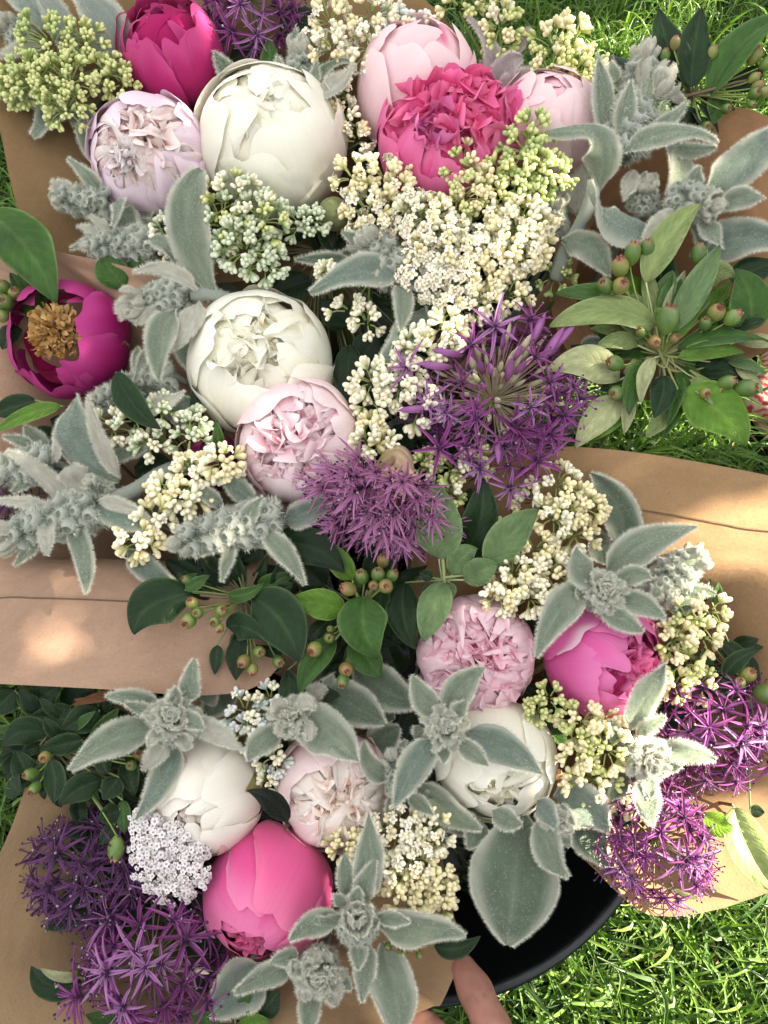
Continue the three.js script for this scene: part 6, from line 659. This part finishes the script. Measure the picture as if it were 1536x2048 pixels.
spray(24, { label: 'shaded leaves under the upper bouquet, between the white globe and the cream lilacs', node: [640, 500, -130], c: 'deep', more: { n: 40, r: 560, l: 90, z: -140, e: 1.1, o: [0, 120], c: ['deep', 'dark', 'deep'] }, leaves: [[560, 470, -110, 640, 420, -100, 90], [690, 460, -110, 720, 540, -100, 80], [450, 300, -130, 400, 240, -120, 90], [640, 250, -120, 710, 210, -110, 80], [250, 210, -120, 180, 260, -110, 90], [720, 330, -110, 760, 280, -100, 80], [980, 430, -90, 1040, 400, -80, 80], [560, 60, -110, 640, 20, -100, 90], [460, 120, -110, 540, 90, -100, 80], [860, 60, -110, 800, 100, -100, 90], [620, 560, -120, 540, 590, -110, 90], [900, 380, -100, 960, 440, -90, 80]] });
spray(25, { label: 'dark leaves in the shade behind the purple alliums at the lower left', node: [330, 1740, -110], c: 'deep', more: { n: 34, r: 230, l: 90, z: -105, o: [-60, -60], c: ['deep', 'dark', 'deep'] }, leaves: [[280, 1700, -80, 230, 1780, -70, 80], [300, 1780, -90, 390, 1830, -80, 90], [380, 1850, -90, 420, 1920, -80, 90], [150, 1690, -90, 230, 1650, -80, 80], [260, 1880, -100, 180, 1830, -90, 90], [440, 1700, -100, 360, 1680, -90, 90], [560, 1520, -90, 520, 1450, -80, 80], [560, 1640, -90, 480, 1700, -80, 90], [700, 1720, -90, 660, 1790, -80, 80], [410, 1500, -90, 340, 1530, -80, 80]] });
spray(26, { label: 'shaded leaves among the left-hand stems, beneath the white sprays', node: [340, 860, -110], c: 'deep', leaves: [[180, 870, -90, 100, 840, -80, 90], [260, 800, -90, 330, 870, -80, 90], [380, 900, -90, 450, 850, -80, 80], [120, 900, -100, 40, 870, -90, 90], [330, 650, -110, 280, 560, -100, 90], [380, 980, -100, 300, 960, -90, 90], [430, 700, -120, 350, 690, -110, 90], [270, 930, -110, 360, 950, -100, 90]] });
spray(27, { label: 'brown withered leaf just below the paper edge at the lower left', category: 'leaf', name: 'dry_leaf', node: [150, 1400, -40], twig: '#7a4a2a', noStem: true, leaves: [[258, 1382, -25, 140, 1412, -10, 26, { c: 'dryb', m: [0, -4, 4] }]] });

// ---------- yarrow ----------
{
  const O = W(335, 1725, -10), k = K(1725), rnd = rngOf(71), t = thing('yarrow', 'flat-topped white yarrow head of tiny flowers, left of the vivid pink peony', 'yarrow', O), st = new Geo(O);
  const fl = [0, 1, 2].map((q) => { const g = new Geo(), r = rngOf(80 + q); for (let i = 0; i < 5; i++) { const a = i * 1.2566 + r() * .3, d = V(Math.cos(a), 0, Math.sin(a)), b = V(-Math.sin(a), 0, Math.cos(a)); g.grid(3, 4, (u, v) => d.clone().multiplyScalar(.25 + .75 * v).add(V(0, .35 * v - .42 * v * v + .08 * Math.cos(u * 5) * v, 0)).addScaledVector(b, u * .42 * Math.sin(Math.PI * (.22 + .62 * v))), () => mulc(lin('#efe7ea'), .86 + .1 * r())); } for (let i = 0; i < 7; i++) { const a = r() * 6.3, q2 = V(Math.cos(a) * .2, .05, Math.sin(a) * .2); g.tube([q2, q2.clone().add(V(0, .22, 0))], () => .08, 5, () => (i % 3 ? lin('#e3dccb') : lin('#8f8378'))); } g.tube([V(0, -.9, 0), V(0, -.3, 0), V(0, .1, 0)], (v) => .2 + .1 * v, 6, () => lin('#b9c0a0')); return g.build(); });
  const blobs = [[300, 1660, 40, 34, 20], [340, 1685, 52, 40, 24], [310, 1735, 52, 52, 26], [375, 1740, 48, 54, 22], [345, 1780, 50, 34, 14], [280, 1640, 26, 22, 14], [400, 1700, 22, 24, 14], [290, 1700, 36, 36, 20]];
  let n = 0; const rest = [];
  for (const [bx, by, rx, ry, z0] of blobs) { const m = Math.round(rx * ry / 26); for (let i = 0; i < m; i++) { const a = i * 2.4 + rnd(), r = Math.sqrt((i + rnd() * .8) / m), P = W(bx + rx * r * Math.cos(a), by - ry * r * Math.sin(a), z0 + 22 * (1 - r * r) + 16 * rnd()), d = D(r * Math.cos(a) * .7 + (rnd() - .5) * 1.1, r * Math.sin(a) * .7 + (rnd() - .5) * 1.1, 1), s = k * (5.2 + 3.0 * rnd()); if (n++ < 300) { const f = part(t, 'floret', fl[Math.floor(rnd() * 3)], M.bud); f.position.copy(P.clone().sub(O)); f.quaternion.copy(quatY(d)); f.rotateY(rnd() * 6); f.scale.setScalar(s); } else rest.push([P, d, s]); if (i % 3 === 0) st.tube(bezLine(W(335, 1740, -70), W((335 + bx) / 2, (1740 + by) / 2, -40), P.clone().addScaledVector(d, -s), 5), () => k * 1.4, 4, () => lin('#7d8a5c')); } }
  if (rest.length) { const im = new THREE.InstancedMesh(fl[0], M.bud, rest.length), m4 = new THREE.Matrix4(); rest.forEach(([P, d, s], i) => { m4.compose(P.clone().sub(O), quatY(d), V(s, s, s)); im.setMatrixAt(i, m4); }); im.name = 'florets'; im.userData.kind = 'stuff'; t.add(im); }
  part(t, 'flower_stalks', st.build(), M.stem, STUFF);
  const gs = new Geo(O); addStem(gs, W(335, 1740, -70), V(0, -1, 0), 4 * k, 5 * k, lin('#6f7f55')); part(t, 'stem', gs.build(), M.stem);
}

// ---------- people: a hand on the lowest wrap with an added body, a foot by the right edge ----------
function fleshMesh(bones, origin, res, color, smooth = 0.006) {   // bones: [A, B, ra, rb] in metres; one continuous skin round them
  const lo = V(1e9, 1e9, 1e9), hi = V(-1e9, -1e9, -1e9);
  for (const [a, b, ra, rb] of bones) { lo.min(a.clone().subScalar(ra + .006)).min(b.clone().subScalar(rb + .006)); hi.max(a.clone().addScalar(ra + .006)).max(b.clone().addScalar(rb + .006)); }
  const c = lo.clone().add(hi).multiplyScalar(.5), half = Math.max(hi.x - lo.x, hi.y - lo.y, hi.z - lo.z) / 2 * 1.04, mc = new MarchingCubes(res, M.stem, false, false, 60000), hs = mc.halfsize, d = V(), ab = V();
  const pre = bones.map(([a, b, ra, rb]) => ({ a, ab: b.clone().sub(a), l2: b.clone().sub(a).lengthSq(), ra, rb }));
  for (let z = 0; z < res; z++) for (let y = 0; y < res; y++) for (let x = 0; x < res; x++) {
    const px = c.x + (x - hs) / hs * half, py = c.y + (y - hs) / hs * half, pz = c.z + (z - hs) / hs * half; let s = 0, m = 1e9;
    for (const q of pre) { const ax = px - q.a.x, ay = py - q.a.y, az = pz - q.a.z, t = clamp((ax * q.ab.x + ay * q.ab.y + az * q.ab.z) / q.l2, 0, 1), dx = ax - q.ab.x * t, dy = ay - q.ab.y * t, dz = az - q.ab.z * t, dd = Math.sqrt(dx * dx + dy * dy + dz * dz) - (q.ra + (q.rb - q.ra) * t); m = Math.min(m, dd); s += Math.exp(-dd / smooth); }
    mc.field[z * res * res + y * res + x] = -(s > 0 && isFinite(s) && m < smooth * 6 ? -smooth * Math.log(s) : m);
  }
  mc.isolation = 0; mc.update();
  const n = mc.count, P = mc.positionArray, N = mc.normalArray, g = new THREE.BufferGeometry(), p = new Float32Array(n * 3), nn = new Float32Array(n * 3), col = new Float32Array(n * 3), uv = new Float32Array(n * 2), w = V();
  for (let i = 0; i < n; i++) { w.set(c.x + P[i * 3] * half, c.y + P[i * 3 + 1] * half, c.z + P[i * 3 + 2] * half); const cc = color(w); p.set([w.x - origin.x, w.y - origin.y, w.z - origin.z], i * 3); col.set(cc, i * 3); uv.set([w.x * 20, w.z * 20 + w.y * 9], i * 2); }
  g.setAttribute('position', new THREE.BufferAttribute(p, 3)); g.setAttribute('color', new THREE.BufferAttribute(col, 3)); g.setAttribute('uv', new THREE.BufferAttribute(uv, 2));
  const mg = mergeVertices((() => { const q = g.clone(); return q; })(), 1e-5); mg.computeVertexNormals(); return mg;
}
const skinMat = phys({ name: 'skin', roughness: 0.5, bumpMap: skinBump, bumpScale: 0.0008, sheen: 0.2, clearcoat: 0.05 });
{
  const k = K(2048), B = (a, b, ra, rb) => [W(...a), W(...b), ra * k * .9, rb * k * .9], O = W(880, 2400, -10);
  const chains = [[[1030, 2175, 0], [985, 2055, 10], [950, 1980, 2], [925, 1934, -14], [38, 35, 32, 28]], [[935, 2190, -10], [885, 2098, 0], [845, 2052, -22], [800, 2028, -48], [38, 34, 30, 24]], [[850, 2185, -20], [790, 2100, -12], [742, 2062, -36], [705, 2046, -58], [40, 36, 32, 25]], [[785, 2215, -30], [722, 2140, -22], [680, 2100, -38], [652, 2085, -55], [35, 31, 27, 21]], [[950, 2290, 20], [840, 2200, 58], [760, 2130, 62], [705, 2090, 56], [48, 40, 36, 28]]];
  const bones = [];
  for (const c of chains) for (let i = 0; i < 3; i++) bones.push(B(c[i], c[i + 1], c[4][i], c[4][i + 1]));
  for (const c of chains.slice(0, 4)) bones.push(B([885, 2400, -10], c[0], 62, 42)); bones.push(B([900, 2410, -5], chains[4][0], 62, 50), B([885, 2400, -10], [915, 2900, 170], 78, 120));
  const joints = chains.flatMap((c) => [W(...c[1]), W(...c[2])]), a0 = lin('#c98f7c'), a1 = lin('#bf7465');
  const t = thing('person', 'hand reaching in from below, fingers holding the corner of the lowest paper wrap', 'person', O);
  const body = [[V(.10, .86, .78), V(.06, 1.32, .62), .17, .18], [V(-.10, 1.36, .60), V(.22, 1.36, .60), .09, .09], [V(.06, 1.32, .62), V(.04, 1.50, .48), .08, .06], [V(.22, 1.34, .60), V(.30, 1.06, .52), .062, .052], [V(.30, 1.06, .52), W(915, 2880, 165), .052, .052], [V(-.10, 1.34, .60), V(-.20, 1.10, .48), .062, .052], [V(-.20, 1.10, .48), V(-.08, 1.06, .22), .052, .044]];  // unseen photographer, added to block sky light from the camera side
  part(t, 'added_jumper', fleshMesh(body, O, 64, (w) => mulc(lin('#3c4350'), 1 + .1 * noise2(w.x * 60, w.y * 60, 2)), .02), M.felt);
  const legs = [[V(.10, .86, .78), V(.20, .86, .78), .15, .13], [V(.02, .82, .78), V(-.02, .45, .72), .10, .075], [V(-.02, .45, .72), V(-.03, .06, .80), .075, .055], [V(.20, .82, .78), V(.26, .45, .72), .10, .075], [V(.26, .45, .72), V(.27, .06, .80), .075, .055]];  // legs of the same added sky blocker
  part(t, 'added_trousers', fleshMesh(legs, O, 56, (w) => mulc(lin('#2c3340'), 1 + .1 * noise2(w.x * 60, w.y * 60, 5)), .02), M.felt);
  part(t, 'hand', fleshMesh(bones, O, 110, (w) => { let r = 1; for (const j of joints) r = Math.min(r, w.distanceTo(j) / (26 * k)); let cr = 0; for (const c of chains) for (const q of [1, 2]) { const J = W(...c[q]), ax = W(...c[q - 1]).sub(J).normalize(), e = w.clone().sub(J), al = e.dot(ax) / k; if (e.length() < 50 * k) for (const o2 of [-5, 2, 8]) cr = Math.max(cr, Math.exp(-Math.pow((al - o2 + 2 * Math.sin(e.x / k * .2)) / 1.3, 2))); } const tip = Math.min(...chains.map((c) => w.distanceTo(W(...c[3])) / (45 * k))); return mulc(mixc(a0, a1, clamp(1 - r, 0, 1) * .5 + clamp(1 - tip, 0, 1) * .6), (1 - .22 * cr) * (1 + .10 * noise2(w.x * 160, w.z * 160 + w.y * 90, 4) + .06 * noise2(w.x * 500, w.z * 500 + w.y * 300, 8))); }, .0035), skinMat);
}
{
  const T = FOOT_T, H = FOOT_H, O = H.clone(), f = T.clone().sub(H).normalize(), s = V(-f.z, 0, f.x), L = T.distanceTo(H), q = (a, b, h) => H.clone().addScaledVector(f, L * a).addScaledVector(s, b).setY(h + .012);
  const bones = [[q(0.05, 0, .042), q(.35, 0, .055), .034, .034], [q(.35, .004, .05), q(.74, -.012, .032), .034, .022], [q(.35, -.004, .045), q(.74, .022, .028), .032, .018], [q(.1, 0, .05), q(.12, 0, .14), .034, .034], [q(.12, 0, .14), q(.02, .05, .45), .034, .055]];
  for (let i = 0; i < 5; i++) bones.push([q(.74, -.026 + .0135 * i, .026), q([1, .99, .96, .92, .87][i], -.032 + .0155 * i, .016), [.014, .011, .010, .010, .009][i], [.0125, .0095, .009, .0085, .008][i]]);
  const t = thing('person', 'foot in a red and cream woven slipper with frayed edge, at the right edge', 'person', O);
  part(t, 'foot', fleshMesh(bones, O, 64, (w) => mulc(lin('#d6a894'), 1 + .06 * noise2(w.x * 100, w.z * 100, 3)), .006), skinMat);
  const sb = [[q(.30, .003, .05), q(.86, -.016, .034), .044, .032], [q(.30, -.003, .045), q(.84, .026, .030), .042, .028]];
  const g = fleshMesh(sb, O, 84, (w) => { const d = w.clone().sub(H), a = d.dot(f), b = d.dot(s) + w.y * .6, z = a * 110 + Math.abs(((b * 45) % 2 + 2) % 2 - 1) * 1.6, st = z - Math.floor(z), wv = .9 + .14 * Math.sin(a * 1500) * Math.sin(b * 1500); return mulc(st < .42 ? lin('#c4364a') : lin('#d8bfa4'), wv); }, .006);
  const sl = part(t, 'slipper', g, phys({ name: 'woven cloth', bumpMap: feltTex, bumpScale: .001, sheen: .4 })); sl.userData.label = 'red and cream zigzag woven slipper';
  const fr = new Geo(O), rnd = rngOf(91); for (let i = 0; i < 900; i++) { const a = rnd(), top = rnd() < .5, b = rnd() * 2 - 1; const p = top ? q(.30, b * .05, .085 - .05 * b * b) : q(.35 + .5 * a, (rnd() < .5 ? -1 : 1) * (.046 - .006 * a), .012 + .02 * rnd()); fr.hair(p, V(rnd() - .5, rnd() - .2, rnd() - .5).normalize(), .006 + .006 * rnd(), .0012, lin('#d9c3a0'), rnd); }
  part(t, 'fringe', fr.build(), M.fuzz, STUFF);
}
renderer.render(scene, camera);
